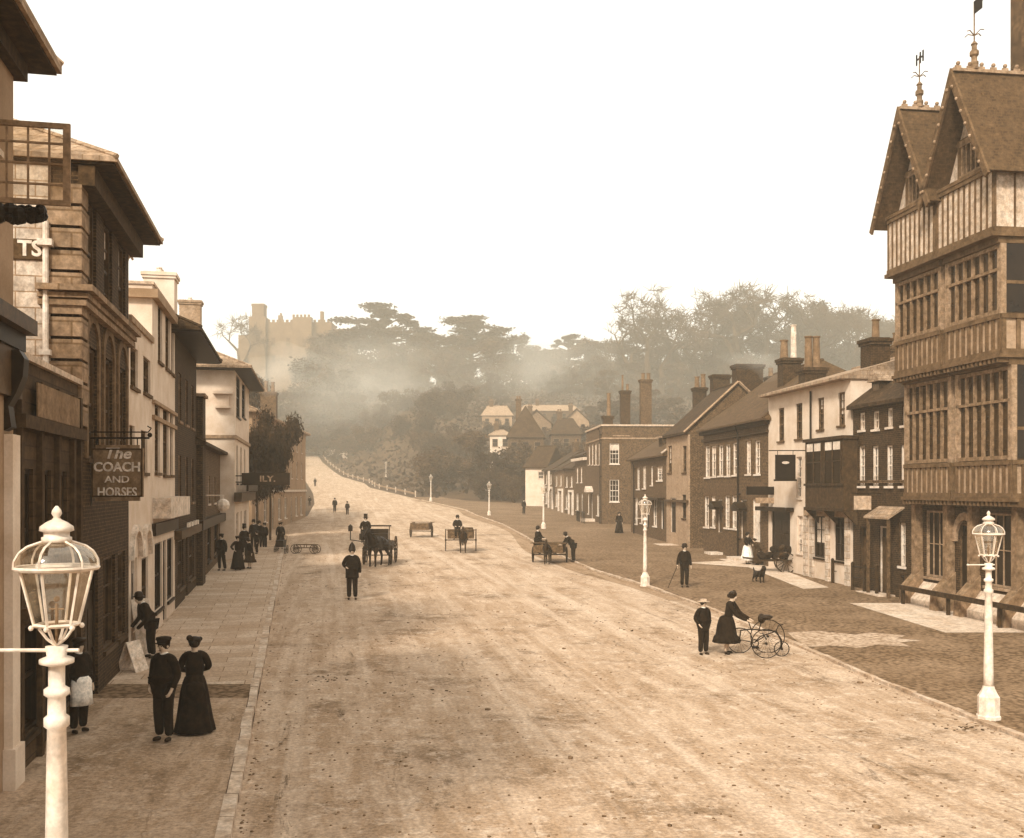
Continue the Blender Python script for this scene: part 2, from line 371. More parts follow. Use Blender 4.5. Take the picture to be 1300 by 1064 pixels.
# ---------------------------------------------------------------- houses
class House:
    """local frame: x along the street front (left to right seen from the street), y into the house, z up"""
    def __init__(s, name, label, A, B, D, cat='house', group=None):
        A = Vector(A[:2]); B = Vector(B[:2]); s.W = (B-A).length; s.D = D
        s.A = A; s.B = B; d = (B-A)/s.W; s.dx = d; s.dy = Vector((-d.y, d.x))
        s.z0 = min(gz(*A), gz(*B))
        s.root = empty(name, (A.x, A.y, s.z0), math.atan2(d.y, d.x), label, cat, group)
        s.holes = {'front': [], 'left': [], 'right': []}; s.wins = []
    def loc(s, px, py, face='front', off=0):     # photo pixel -> (t, z) on a face; off = metres in front of it
        if face == 'front': O, U = s.A - s.dy*off, s.dx
        elif face == 'left': O, U = s.A - s.dx*off, s.dy
        else: O, U = s.B + s.dx*off, s.dy
        k = (px-HX)/F    # X = k*Y ; O + t*U
        t = (k*O.y-O.x)/(U.x-k*U.y); Y = O.y+t*U.y
        return t, CAMZ-(py-HY)*Y/F-s.z0
    def P(s, face):
        W = s.W
        if face == 'front': return lambda t, d, z: (t, d, z)
        if face == 'left': return lambda t, d, z: (d, t, z)
        return lambda t, d, z: (W-d, t, z)
    def rect(s, r, face, off=0):
        x0, x1, y0, y1 = r; a, _ = s.loc(x0, y0, face, off); b, _ = s.loc(x1, y0, face, off)
        if a > b: a, b = b, a
        xm = (x0+x1)/2; return a, b, s.loc(xm, y1, face, off)[1], s.loc(xm, y0, face, off)[1]
    def win(s, rects, face='front', style='sash', grid=(2,4), fm=None, pm=None, **k):
        for r in rects:
            q = s.rect(r, face) if max(r) > 60 or k.get('px') else r
            s.winl([q], face, style, grid, fm, pm, **k)
    def winl(s, rects, face='front', style='sash', grid=(2,4), fm=None, pm=None, **k):
        for q in rects:
            s.holes[face].append(q); s.wins.append((face, q, style, grid, fm or white_old, pm or pane_m, k))
    def wall(s, H, m, zb=-1.2, name='wall'):
        mb = MB(); W, D = s.W, s.D
        for face in ('front', 'left', 'right'):
            L = W if face == 'front' else D; hs = [(max(.08, a), min(L-.08, b), max(.02, c), min(H-.05, d)) for a, b, c, d in s.holes[face]]
            hs = [h for h in hs if h[1]-h[0] > .1 and h[3]-h[2] > .1]
            s.holes[face] = hs; P = s.P(face)
            ts = sorted({0, L} | {h[0] for h in hs} | {h[1] for h in hs}); zs = sorted({zb, H} | {h[2] for h in hs} | {h[3] for h in hs})
            for t0, t1 in zip(ts, ts[1:]):
                for z0, z1 in zip(zs, zs[1:]):
                    c, e = (t0+t1)/2, (z0+z1)/2
                    if any(h[0] < c < h[1] and h[2] < e < h[3] for h in hs): continue
                    mb.quad(P(t0,0,z0), P(t1,0,z0), P(t1,0,z1), P(t0,0,z1))
            for a, b, c, d in hs:
                e = .22
                mb.quad(P(a,0,c), P(b,0,c), P(b,e,c), P(a,e,c)); mb.quad(P(a,0,d), P(b,0,d), P(b,e,d), P(a,e,d))
                mb.quad(P(a,0,c), P(a,0,d), P(a,e,d), P(a,e,c)); mb.quad(P(b,0,c), P(b,0,d), P(b,e,d), P(b,e,c))
        mb.quad((0,D,zb), (W,D,zb), (W,D,H), (0,D,H)); mb.quad((0,0,H), (W,0,H), (W,D,H), (0,D,H))
        s.wallo = mb.build(name, m, s.root); s.H = H
        for face, q, style, grid, fm, pm, k in s.wins: s.mkwin(face, q, style, grid, fm, pm, **k)
        s.wins = []
        return s
    def mkwin(s, face, q, style, grid, fm, pm, sill=True, hood=False, lintel=None, blindfrac=0, parent=None, px=None, dd=.09):
        a, b, c, d = q; L = s.W if face == 'front' else s.D; a = max(.08, a); b = min(L-.08, b); c = max(.02, c)
        if b-a < .1: return
        P0 = s.P(face)
        def box(mb, t0, t1, d0, d1, z0, z1):
            p, r = P0(t0, d0, z0), P0(t1, d1, z1); mb.box(p[0], r[0], p[1], r[1], p[2], r[2])
        mb = MB(); fw = .07
        if style == 'door':
            box(mb, a, a+fw, .06, .16, c, d); box(mb, b-fw, b, .06, .16, c, d); box(mb, a, b, .055, .155, d-fw, d)
            f = mb.build('door', fm, parent or s.root)
            mb = MB(); box(mb, a+fw, b-fw, .1, .15, c, d-.42 if d-c > 2.3 else d-fw)
            n = 2
            for i in range(n):
                for z0, z1 in ((c+.15, c+.85), (c+1.0, min(d-.6, c+1.85))):
                    w_ = (b-a-2*fw)/n; t0 = a+fw+w_*i+.07
                    if z1 > z0+.1: box(mb, t0, t0+w_-.14, .085, .1, z0, z1)
            mb.build('door_leaf', pm, f)
            mb = MB(); box(mb, a+fw, b-fw, .12, .14, c, d-fw); mb.build('pane', pane_m, f)
            mb = MB(); mb.ball(P0(b-fw-.12, .07, c+1.0), .035); mb.build('handle', iron, f); return
        box(mb, a, a+fw, dd-.03, dd+.07, c, d); box(mb, b-fw, b, dd-.03, dd+.07, c, d)
        box(mb, a+fw, b-fw, dd-.03, dd+.07, d-fw, d); box(mb, a+fw, b-fw, dd-.03, dd+.07, c, c+fw)
        gx, gz_ = grid; bw = .03
        for i in range(1, gx):
            t = a+(b-a)*i/gx; box(mb, t-bw/2, t+bw/2, dd, dd+.04, c+fw, d-fw)
        for j in range(1, gz_):
            z = c+(d-c)*j/gz_; hw = .03 if (style == 'sash' and j*2 == gz_) else bw/2; box(mb, a+fw, b-fw, dd+.002, dd+.045, z-hw, z+hw)
        if sill: box(mb, a-.06, b+.06, -.07, dd-.032, c-.09, c-.002)
        f = mb.build('window', fm, parent or s.root)
        mb = MB(); box(mb, a+fw, b-fw, dd+.05, dd+.06, c+fw, d-fw); mb.build('pane', pm, f)
        wr = random.Random(int(a*977+c*131+L*53))
        if style == 'sash' and not blindfrac and grid[1] >= 3 and wr.random() < .45: blindfrac = wr.choice((.2,.3,.45,.6))
        if blindfrac:
            mb = MB(); box(mb, a+fw+.01, b-fw-.01, dd+.042, dd+.049, d-fw-(d-c)*blindfrac, d-fw); mb.build('blind', blind, f)
        if lintel:
            mb = MB(); box(mb, a-.1, b+.1, -.025, .02, d+.002, d+.2); mb.build('lintel', lintel, parent or s.root)
    def roof(s, m, H=None, rise=2.5, soffit=None,  ov=.35, hl=0, hr=0, ry=.5, ovs=.1, x0=None, x1=None, y0=None, y1=None, th=.14, name='roof', ridge=True, ovl=None):
        """solid roof on the eaves at H; hl, hr = how far in the ridge ends from each side (0: gable)"""
        H = s.H if H is None else H; x0 = 0 if x0 is None else x0; x1 = s.W if x1 is None else x1; y0 = 0 if y0 is None else y0; y1 = s.D if y1 is None else y1
        a, b, c, d = x0-(ovl if ovl is not None else ov if hl else ovs), x1+(ov if hr else ovs), y0-ov, y1+ov; my = c+(d-c)*ry; z = H+.003
        mb = MB(); v = [(a,c,z),(b,c,z),(b,d,z),(a,d,z),(a,c,z+th),(b,c,z+th),(b,d,z+th),(a,d,z+th),(a+hl,my,z+rise),(b-hr,my,z+rise)]
        mb.add(v, [(0,3,2,1),(0,1,5,4),(1,2,6,5),(2,3,7,6),(3,0,4,7),(4,5,9,8),(5,6,9),(6,7,8,9),(7,4,8)])
        r = mb.build(name, m, s.root)
        if soffit: mb = MB(); mb.box(a+.06, b-.06, c+.06, d-.06, z-.05, z-.002); mb.build('soffit', soffit, s.root)
        if ridge:
            mb = MB(); mb.tube((a+hl,my,z+rise), (b-hr,my,z+rise), .09, n=6)
            if hl: mb.tube((a,c,z+th), (a+hl,my,z+rise), .06, n=5)
            if hr: mb.tube((b,c,z+th), (b-hr,my,z+rise), .06, n=5)
            mb.build('ridge_tiles', m, r)
        return r
    def gableface(s, side, m, rise, ry=.5, ov=.35, H=None):    # fills the triangle under a gable roof
        pass
    def chimney(s, x, y, z0, z1, w, d, m=None, pots=((0,.9,.13),), pm=None, cap=True):
        mb = MB(); mb.box(x-w/2, x+w/2, y-d/2, y+d/2, z0, z1)
        if cap:
            mb.box(x-w/2-.07, x+w/2+.07, y-d/2-.07, y+d/2+.07, z1-.32, z1-.2); mb.box(x-w/2-.12, x+w/2+.12, y-d/2-.12, y+d/2+.12, z1-.19, z1-.04)
        o = mb.build('chimney', m or brick_dark, s.root)
        for i, pt in enumerate(pots):
            t, h, r = pt[:3]; mm = pt[3] if len(pt) > 3 else (pm or pot_m); dy = pt[4] if len(pt) > 4 else 0
            mb = MB(); mb.lathe([(r*1.15,0),(r*1.15,.08),(r,.1),(r*.85,h-.08),(r*1.05,h-.06),(r*1.05,h),(r*.7,h),(r*.7,h-.1)], 10, (x+t, y+dy, z1-.045)); mb.build('chimney_pot', mm, o)
        return o
    def chim_px(s, x0, x1, yt, depth, zlow, d=.7, w=.75, **k):   # a stack whose broad end faces down the street
        a, z = s.loc((x0+x1)/2, yt, 'front', -depth); p = s.A + s.dx*a + s.dy*depth
        return s.chimney(a, depth, zlow, z, w, abs(x1-x0)*p.y/F*.92, **k)
    def box(s, name, m, *b, parent=None):
        mb = MB(); mb.box(*b); return mb.build(name, m, parent or s.root)
    def band(s, z, h, proj, m, name='string_course', x0=None, x1=None, sides=True):
        mb = MB(); W = s.W; x0 = -proj if x0 is None else x0; x1 = W+proj if x1 is None else x1
        mb.box(x0, x1, -proj, -.002, z, z+h)
        if sides: mb.box(x0, -.002, -.0015, s.D, z, z+h); mb.box(W+.002, x1, -.0015, s.D, z, z+h)
        return mb.build(name, m, s.root)
def pipe(h, x, z):
    mb = MB(); mb.tube((x,-.15,-.2),(x,-.15,z-.35),.045,n=6); mb.tube((x,-.15,z-.35),(x,-.3,z),.04,n=6); [mb.box(x-.07,x+.07,-.2,-.004,q,q+.06) for q in (1.2,z*.5,z-.6)]; mb.build('downpipe', iron, h.root)
def V2(px, Y, dx=0): return ((px-HX)*Y/F+dx, Y)
LF = lambda y, o=0: (FL(y)+o, y)
# ======== left side of the street, nearest first
# nearest house: deep eaves, shop cornice, casement window swung open
h = House('corner_house', 'nearest left building with deep eaves, open casement window and scrolled shop cornice', LF(4.5), LF(15.0), 6, cat='house')
def zY(py, Y): return CAMZ-(py-HY)*Y/F
h.winl([(8.6, 9.9, zY(185,14), zY(95,14)), (5.4, 6.7, zY(185,14), zY(95,14)), (2,3.4, 8.2, 9.4)], grid=(3,3), pm=blind)
h.winl([(8.3, 9.6, 4.4, 5.9), (5.2,6.5,4.4,5.9)], grid=(2,4)); h.winl([(6, 9.6, .7, 3.0), (1, 4.4, .7, 3.0)], grid=(4,2), fm=dark_p)
h.winl([(4.7, 5.7, .1, 2.5)], style='door', fm=dark_p, pm=dark_p)
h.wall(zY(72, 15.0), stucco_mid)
h.roof(slate, rise=2.6, ov=.55, hl=.01, hr=2.6, th=.14, soffit=wood_d)
h.band(h.H-.3, .24, .16, wood_d, 'frieze_board', x1=h.W+.16)
h.band(zY(410,14)-.25, .26, .14, dark_p, 'shop_cornice', sides=False); h.band(zY(410,14)+.012, .22, .27, brown_p, 'shop_cornice_top', sides=False)
h.band(zY(410,14)-.95, .69, .1, brown_p, 'shop_fascia', sides=False)
mb = MB(); zc = zY(412,14)-.27
prof = [(0,0),(0,-1.15),(-.1,-1.1),(-.06,-.8),(-.16,-.62),(-.25,-.38),(-.27,-.12),(-.2,0)]
mb.extr([(p, zc+q) for p, q in prof], h.W-.5, h.W-.22, 'x'); mb.build('scroll_bracket', dark_p, h.root)
mb = MB(); mb.box(h.W-.5, h.W-.1, -.12, -.002, .0, zc-1.2); mb.box(h.W-.56, h.W-.04, -.17, -.002, 0, .7); mb.build('pilaster', stucco, h.root)
# open casement: a leaf hinged on the wall, standing out over the pavement
cx0, cz0, cz1 = .25, zY(262,13.8), zY(158,13.8)
mb = MB(); xw = 9.25; L_ = 1.08; fw = .07
mb.box(xw, xw+.05, -L_, -.02, cz0, cz0+fw); mb.box(xw, xw+.05, -L_, -.02, cz1-fw, cz1); mb.box(xw-.002, xw+.052, -L_, -L_+fw+.02, cz0+fw, cz1-fw); mb.box(xw, xw+.05, -.02-fw, -.02, cz0+fw, cz1-fw)
for i in (1,2,3):
    t = -L_+(L_-.02)*i/4; mb.box(xw+.01, xw+.035, t-.013, t+.013, cz0+fw, cz1-fw); z = cz0+(cz1-cz0)*i/4; mb.box(xw+.008, xw+.037, -L_+fw, -.05, z-.013, z+.013)
cw = mb.build('casement_window', mat('weathered_frame', .2, .13), h.root); cw['label'] = 'glazed lattice window leaf swung open over the pavement'
mb = MB(); mb.box(xw+.018, xw+.024, -L_+fw, -.06, cz0+fw, cz1-fw); mb.build('pane', M_glass, cw)
mb = MB(); 
for i in range(60):
    t = random.random(); mb.ball((xw+.1+random.uniform(-.08,.08), -.1-t*.62, cz0-.12+random.uniform(-.08,.07)), .055+random.random()*.03, n=6, m=4)
mb.tube((xw+.1,-.05,cz0-.1), (xw+.1,-.75,cz0-.1), .09); mb.build('rolled_blind', iron, h.root)
# low dark shop with lean-to top
h = House('dark_shop', 'low dark boarded shop front below the quoined brick building', LF(15.05), LF(19.45), 5, cat='shop')
h.winl([(.5, 1.1, 2.8, 5.1-.4), (1.7, 2.3, 2.8, 4.7), (2.9, 3.5, 2.8, 4.7)], grid=(1,2), fm=dark_p)
h.winl([(.3, 1.6, .6, 2.3), (3.1, 4.1, .6, 2.3)], grid=(2,2), fm=dark_p); h.winl([(1.9, 2.8, .05, 2.3)], style='door', fm=dark_p, pm=dark_p)
h.wall(6.35, mat('dark_boarding', .06, .035, kind='planks', dim=(3,.22,.012), mortar=.02))
h.box('parapet_flashing', lead, -.05, h.W+.02, -.08, .25, 6.353, 6.45)
mb = MB(); mb.add([(0,.26,6.37),(h.W,.26,6.37),(h.W,5,7.6),(0,5,7.6),(0,.26,6.35),(h.W,.26,6.35),(h.W,5,6.35),(0,5,6.35)], [(0,1,2,3),(0,4,5,1),(1,5,6,2),(2,6,7,3),(3,7,4,0),(7,6,5,4)]); mb.build('roof', lead, h.root)
each('pilaster', timber, h.root, [(x, x+.16, -.09, -.002, 0, 6.1) for x in (.05, 1.3, 2.5, 3.7, h.W-.22)])
each('cornice', timber, h.root, [(0, h.W, -.16, -.003, 5.3, 5.5), (0, h.W, -.2, -.003, 2.45, 2.62)])
h.box('fascia_panel', mat('fascia_paint', .16, .1), .9, h.W-.5, -.12, -.095, 5.52, 6.05)
# quoined brick building
h = House('quoined_building', 'tall dark brick building with rusticated quoins, hipped roof and white downpipe', LF(19.5), LF(25.2), 10, cat='building')
z = lambda y, Y=22: zY(y, Y)
fr = []
for a in (.75, 2.6, 4.4): fr.append((a, a+.95, z(395,22), z(268,22)-.2))
h.winl(fr, grid=(2,4), fm=brown_p, lintel=brick_mid)
fr2 = [(a, a+1.05, z(585,22), z(452,22)) for a in (.7, 2.5, 4.3)]
h.winl(fr2, grid=(2,4), fm=brown_p)
h.winl([(.6, 1.9, .1, 2.7)], style='door', fm=dark_p, pm=dark_p); h.winl([(2.5, 3.9, .9, 2.9), (4.3,5.3,.9,2.9)], grid=(2,3), fm=brown_p)
h.wall(10.6, brick_dark)
mb = MB()
for t in (.7, 2.5, 4.3):   # arched heads and jambs, paler to paint in the light on their reveals
    n = 9; zt = fr2[0][3]
    for i in range(n):
        a0, a1 = math.pi*i/n, math.pi*(i+1)/n; c = t+.525
        p = [(c-math.cos(a0)*.55, zt+math.sin(a0)*.5), (c-math.cos(a1)*.55, zt+math.sin(a1)*.5), (c-math.cos(a1)*.75, zt+math.sin(a1)*.72), (c-math.cos(a0)*.75, zt+math.sin(a0)*.72)]
        mb.extr(p, -.05, -.002, 'y')
    mb.box(t-.2, t-.02, -.05, -.002, fr2[0][2], zt); mb.box(t+1.07, t+1.25, -.05, -.002, fr2[0][2], zt)
mb.build('window_arch', mat('lit_reveal_brick', .12, .07), h.root)
mb = MB()   # ashlar end wall with quoins
mb.box(-.06, -.002, .5, 10, 5, 10.55); mb.build('end_wall', stone_lite, h.root)
mb = MB()
zz = 5.6; i = 0
while zz < 10.2:
    e = .62 if i % 2 else .5; mb.box(-.11, e, -.07, -.002, zz, zz+.36); mb.box(-.11, -.061 if e > .5 else -.003, -.0018, e, zz, zz+.36); zz += .42; i += 1
mb.build('quoins', stone_mid, h.root)
mb = MB()
for o, zc, hh in ((.2, 8.0, .1), (.3, 8.12, .12), (.16, 7.86, .12)): mb.box(-o, h.W, -o, -.004, zc, zc+hh-.004); mb.box(-o, -.003, -.0035, .7, zc, zc+hh-.004)
mb.build('string_course', stone_mid, h.root)
h.roof(slate, rise=2.6, ov=.72, hl=3.2, hr=3.2, th=.1, soffit=wood_d, ovl=.2); h.band(10.15, .38, .3, timber, 'eaves_board', x0=-.1, x1=h.W+.3, sides=False)
a, zt = h.loc(58, 280, 'left', .15)
mb = MB(); mb.tube((-.16, a, 6.6), (-.16, a, zt), .055, n=8); mb.box(-.27, -.06, a-.13, a+.13, 8.95, 9.07); mb.box(-.24, -.08, a-.1, a+.1, 6.9, 7.0); mb.build('downpipe', white, h.root)
a0, zt = h.loc(20, 303, 'left', .08); a1, zb = h.loc(57, 330, 'left', .08)
sg = empty('wall_sign', (0,0,0)); bpy.data.objects.remove(sg)
mb = MB(); mb.box(-.1, -.064, a1, a0+1.4, zb, zt); sgn = mb.build('painted_sign', mat('sign_ground', .07, .045), h.root)
t = text('TS.', .40, white, sgn, (-.103, h.loc(41, 316, 'left', .1)[0], (zb+zt)/2), (R(90), 0, R(-90)), .006, align='CENTER', offset=.012)
# hanging inn sign
A_, B_ = at(117, 565, 20.6), at(182, 636, 20.6)
bx = empty('inn_sign', (FL(20.6), 20.6, gz(-8, 20.6)), 0, 'hanging inn sign lettered The Coach and Horses on an iron bracket', 'sign')
xo = bx.location.x; zo = bx.location.z; X0, X1, Z1, Z0 = A_.x-xo, B_.x-xo, A_.z-zo, B_.z-zo
mb = MB(); mb.extr([(X0,Z0+.08),(X0+.07,Z0+.08),(X0+.07,Z0),(X1-.07,Z0),(X1-.07,Z0+.08),(X1,Z0+.08),(X1,Z1-.07),(X1-.08,Z1-.07),(X1-.08,Z1),(X0+.08,Z1),(X0+.08,Z1-.07),(X0,Z1-.07)], -.03, .03, 'y'); mb.build('board', mat('sign_board', .2, .11), bx)
mb = MB()
for a, b, c, d in ((X0,X1,Z0+.08,Z0+.11),(X0,X1,Z1-.1,Z1-.07),(X0,X0+.03,Z0+.11,Z1-.1),(X1-.03,X1,Z0+.11,Z1-.1)): mb.box(a, b, -.05, -.031, c, d)
mb.build('board_edge', timber, bx)
cx = (X0+X1)/2; hh = Z1-Z0; cream = mat('sign_lettering', .62, .5, dirt=.1)
text('The', .30, cream, bx, (cx, -.034, Z0+hh*.84), sx=1.15, shear=.25, offset=.006); text('COACH', .26, cream, bx, (cx, -.034, Z0+hh*.60), sx=1.0, offset=.006)
text('AND', .19, cream, bx, (cx, -.034, Z0+hh*.38), sx=1.2, offset=.002); text('HORSES', .26, cream, bx, (cx, -.034, Z0+hh*.15), sx=.86, offset=.004)
mb = MB(); zb = Z1+.14; mb.tube((0,0,zb), (X1+.12,0,zb), .022); mb.tube((0,0,zb+.12), (X1+.1,0,zb+.12), .014)
mb.tube((X0+.12,0,Z1), (X0+.12,0,zb), .012); mb.tube((X1-.12,0,Z1), (X1-.12,0,zb), .012); mb.tube((0,0,Z0-.1), (X0+.1,0,zb), .016); mb.ball((X1+.13,0,zb+.06), .05)
mb.path([(X1+.1,0,zb+.12),(X1+.16,0,zb+.2),(X1+.08,0,zb+.24)], .012)
mb.build('bracket', iron, bx)
# white low house
h = House('white_house', 'low white rendered house with parapet between quoined and tall white houses', LF(25.25), LF(29.25), 8)
h.win([(165.5,175,441,492), (182,191,455,500)], grid=(2,2), fm=wood_m); h.win([(163.5,171,540,590), (179,187,547,600)], grid=(2,2), fm=wood_m)
h.winl([(.35, 1.35, .1, 2.6)], style='door', fm=stucco, pm=dark_p); h.winl([(2.1, 3.3, .8, 2.5)], grid=(2,2), fm=brown_p)
h.wall(zY(403,25.6), stucco)
h.band(h.H-.16, .16, .07, stone_trim, 'coping', x0=.0, x1=h.W-.02, sides=False)
mb = MB()
for c, zt in ((.85, 2.65), (2.7, 2.6)):
    for i in range(8):
        a0, a1 = math.pi*i/8, math.pi*(i+1)/8
        mb.extr([(c-math.cos(a0)*.7, zt+math.sin(a0)*.7-.05),(c-math.cos(a1)*.7, zt+math.sin(a1)*.7-.05),(c-math.cos(a1)*.86, zt+math.sin(a1)*.86-.05),(c-math.cos(a0)*.86, zt+math.sin(a0)*.86-.05)], -.12, -.002, 'y')
mb.build('door_arch', white_old, h.root)
# white tall house
h = House('white_house', 'tall white house with parapet, balcony and broad flat chimney', LF(29.3), LF(34.7), 9)
h.win([(200.5,206,388,460), (210,216,395,469), (217.5,220.8,400,475)], grid=(2,2), fm=wood_m); h.win([(196.5,203,514,600), (207,214,518,603),(216,219.5,522,603)], grid=(2,2), fm=wood_m)
h.winl([(.5, 2.2, .7, 2.7), (3.4, 5.0, .7, 2.7)], grid=(3,2), fm=dark_p); h.winl([(2.4, 3.2, .1, 2.7)], style='door', fm=dark_p, pm=dark_p)
h.wall(10.15, stucco); h.band(9.75, .25, .18, stucco_mid, 'cornice', x1=h.W); h.band(10.152, .08, .05, lead, 'coping', x1=h.W)
h.band(6.3, .12, .08, stucco_mid, x1=h.W, sides=False); h.band(6.75, .1, .1, stucco_mid, x1=h.W, sides=False)
h.box('balcony', white_old, .1, h.W-.1, -.5, -.003, 3.45, 4.05); h.band(2.95, .35, .12, dark_p, 'shop_fascia', x1=h.W, sides=False)
h.chim_px(184, 224, 348, 2.4, 9.5, w=1.3, m=stucco, pots=((-.5,.25,.14),(.0,.25,.14),(.5,.25,.14)), pm=pot_w)
mb = MB(); X_ = 2.9; mb.tube((X_,1.2,10.2), (X_,1.2,11.3), .06); mb.ball((X_,1.2,11.45), .13); mb.ball((X_+.05,1.15,11.62), .08); mb.path([(X_,1.2,11.35),(X_+.15,1.05,11.6),(X_+.25,1.0,11.5)], .04); mb.build('roof_ornament', stone_trim, h.root)
# brick house with deep eaves
h = House('brick_house', 'dark brick house with deep projecting eaves next to the tall white house', LF(34.75), LF(42), 8)
h.winl([(1, 1.9, 6.6, 8.3), (3.2, 4.1, 6.6, 8.3), (5.4, 6.3, 6.6, 8.3), (1,1.9,3.7,5.4),(3.2,4.1,3.7,5.4),(5.4,6.3,3.7,5.4)], grid=(2,4), fm=stone_mid)
h.winl([(.8, 2.6, .7, 2.4), (4.6, 6.4, .7, 2.4)], grid=(3,2), fm=brown_p); h.winl([(3.1, 4.0, .05, 2.4)], style='door', fm=brown_p, pm=dark_p)
h.wall(9.5, brick_dark); h.roof(tile_dark, rise=2.4, ov=.95, hl=2, hr=3, th=.1, soffit=dark_p); h.band(2.5, .3, .25, brown_p, 'shop_fascia', sides=False)
mb = MB(); [mb.box(x, x+.35, -.35, -.26, 2.86, 3.02) for x in (1.2, 2.2, 3.4, 4.4)]; mb.build('shelf_of_pots', white, h.root)
# low brick house
h = House('brick_house', 'low brick cottage with brick pier before the pale gabled house', LF(42.05), LF(54.8), 7)
h.winl([(2.2, 3.1, 3.4, 4.7), (5.6, 6.5, 3.4, 4.7), (9, 9.9, 3.4, 4.7)], grid=(2,3)); h.winl([(1, 3, .7, 2.3), (5.2, 7.2, .7, 2.3), (9.2,11.4,.7,2.3)], grid=(4,2), fm=dark_p)
h.winl([(3.7, 4.6, .05, 2.3)], style='door', fm=brown_p, pm=dark_p)
h.wall(5.9, brick_mid); h.roof(tile_dark, rise=1.9, ov=.4, hl=0.01, hr=.01); h.box('brick_pier', brick_dark, -.02, 1.3, -.25, .9, -.5, 7.9); h.box('pier_coping', stone_trim, -.12, 1.4, -.35, 1.0, 7.903, 8.02)
h.band(2.4, .4, .3, dark_p, 'shop_fascia', sides=False)
mb = MB(); mb.ball((4.4,-.75,3.35), .3); mb.tube((4.4,0,3.8),(4.4,-.8,3.8),.03); mb.tube((4.4,-.75,3.8),(4.4,-.75,3.6),.02); mb.build('globe_lamp', white, h.root)
# pale house
LH = (V2(298, 55)); LH2 = (V2(316, 66))
h = House('pale_house', 'pale three storey house with blank end wall and deep hipped eaves', LH, LH2, 9)
h.win([(300,305,478,530), (307,311.5,481,530)], grid=(2,4), fm=dark_p); h.winl([(1.2,2.2,4.2,6.3), (4,5,4.2,6.3), (7,8,4.2,6.3)], grid=(2,4), fm=dark_p)
h.winl([(1.0,2.6,.8,2.6), (7,9,.8,2.6)], grid=(2,2)); h.winl([(4,5,.1,2.6)], style='door', fm=white_old, pm=dark_p)
h.wall(10.3, stucco); h.roof(slate, rise=2.4, ov=.95, hl=2.6, hr=3, th=.1, soffit=dark_p)
a0, zt = h.loc(271, 497, 'left'); mb = MB(); mb.box(-.5, -.003, .1, a0, zt-.15, zt); mb.box(-.38, -.003, .2, a0-.1, zt-.9, zt-.78); mb.box(-.2,-.003,.3,a0-.2,zt-.777,zt-.153); mb.build('chimney_breast', stucco, h.root)
h.chim_px(228, 256, 382, 4.5, 10, w=.9, m=stone_trim, pots=((-.4,.2,.14),(.3,.2,.14)), pm=pot_w)
h.band(6.6, .18, .1, stone_trim, x1=h.W); h.band(3.2, .5, .4, brown_p, 'shop_fascia', sides=False)
f = h.box('sign_fascia', dark_p, 1.5, 10.2, -.62, -.5, 3.75, 4.35)
# far left terrace
h = House('terrace_house', 'long pale terrace with slate roof at the far left bend of the street', V2(320, 76), V2(388, 110), 8)
h.winl([(t, t+1.0, 4.6, 6.3) for t in (2, 6, 10, 14, 18, 22, 26, 30)], grid=(2,4), fm=white_old); h.winl([(t, t+1.0, 7.3, 8.6) for t in (2, 6, 10, 14, 18, 22, 26, 30)], grid=(2,4), fm=white_old)
h.winl([(t, t+1.6, .9, 2.8) for t in (1.5, 5.6, 13.6, 17.6, 25.5, 29.5)], grid=(2,2), fm=white); h.winl([(t, t+1, .05, 2.8) for t in (10, 22)], style='door', fm=white, pm=dark_p)
h.wall(9.3, stucco_mid); h.roof(slate, rise=2.2, ov=.5, hl=.01, hr=2.5); h.band(3.3,.2,.15,white_old,x1=h.W,sides=False)
h.chim_px(331, 352, 498, 3.4, 9.3, w=1.2, m=brick_mid, pots=((0,1.1,.2,pot_m,-.4),(0,1.2,.2,pot_m,.3)))
h.box('doorstep', pale_flag, 9.6, 11.4, -.7, -.003, -.3, .12)
# lettered fascia standing above the shops
fx = empty('shop_sign', (at(296,608,56).x+.9, 55.5, gz(-15,55)), 0, 'dark shop board reading ILY beside the ivy clad tree', 'sign')
zz_ = zY(608,55.5)-gz(-15,55.5); mb = MB(); mb.box(-.3, 2.3, 0, .08, zz_-.33, zz_+.33); mb.build('board', dark_p, fx)
text('ILY.', .45, stone_trim, fx, (1.1, -.01, zz_), sx=1.25, offset=.01); mb = MB(); mb.box(-1.6,-.3,.01,.07,zz_-.2,zz_-.14); mb.box(-1.6,-.3,.01,.07,zz_+.14,zz_+.2); mb.build('bracket', iron, fx)
# ======== right side of the street, nearest first
FR1 = lambda y, o=0: (19.9-.138*y-o, y)
# R1 brick house
h = House('brick_house', 'narrow dark brick house between the timber framed bank and the pale coaching inn', V2(1083, 42.25), V2(1171, 37), 8)
h.win([(1091,1098,524,546), (1108,1116,522,545), (1126,1133,518,542), (1145,1152,516,540)], grid=(2,2), fm=white_old, pm=pane_g)
h.win([(1090,1098,566,617), (1107,1115,566,617), (1125,1133,565,617), (1143,1151,565,617)], grid=(2,4), fm=white)
h.win([(1142,1149.5,664,719), (1160.5,1168,664,722)], grid=(2,4), fm=white); h.win([(1116,1127,668,752)], style='door', fm=white_old, pm=brown_p); h.win([(1092,1103,668,752)], style='door', fm=brown_p, pm=brown_p)
h.wall(zY(503,37)-h.z0-.1, brick_dark); h.roof(tile_dark, rise=3.2, ov=.25, ry=.5)
h.band(zY(625,39.5)-h.z0+.35, .12, .05, brick_mid, sides=False); pipe(h, h.W-.35, h.H-.1)
a, zt = h.loc(1111, 430, 'front', -2.6); h.chimney(a, 2.6, 7, zt, .95, .9, m=brick_dark, pots=((.05,.9,.17),))
a, zt = h.loc(1137, 440, 'front', -5.5); h.chimney(a, 5.5, 8, zt, .9, .9, m=brick_mid, pots=((.05,.7,.17),))
a, zt = h.loc(1121, 503, 'front', -.9)
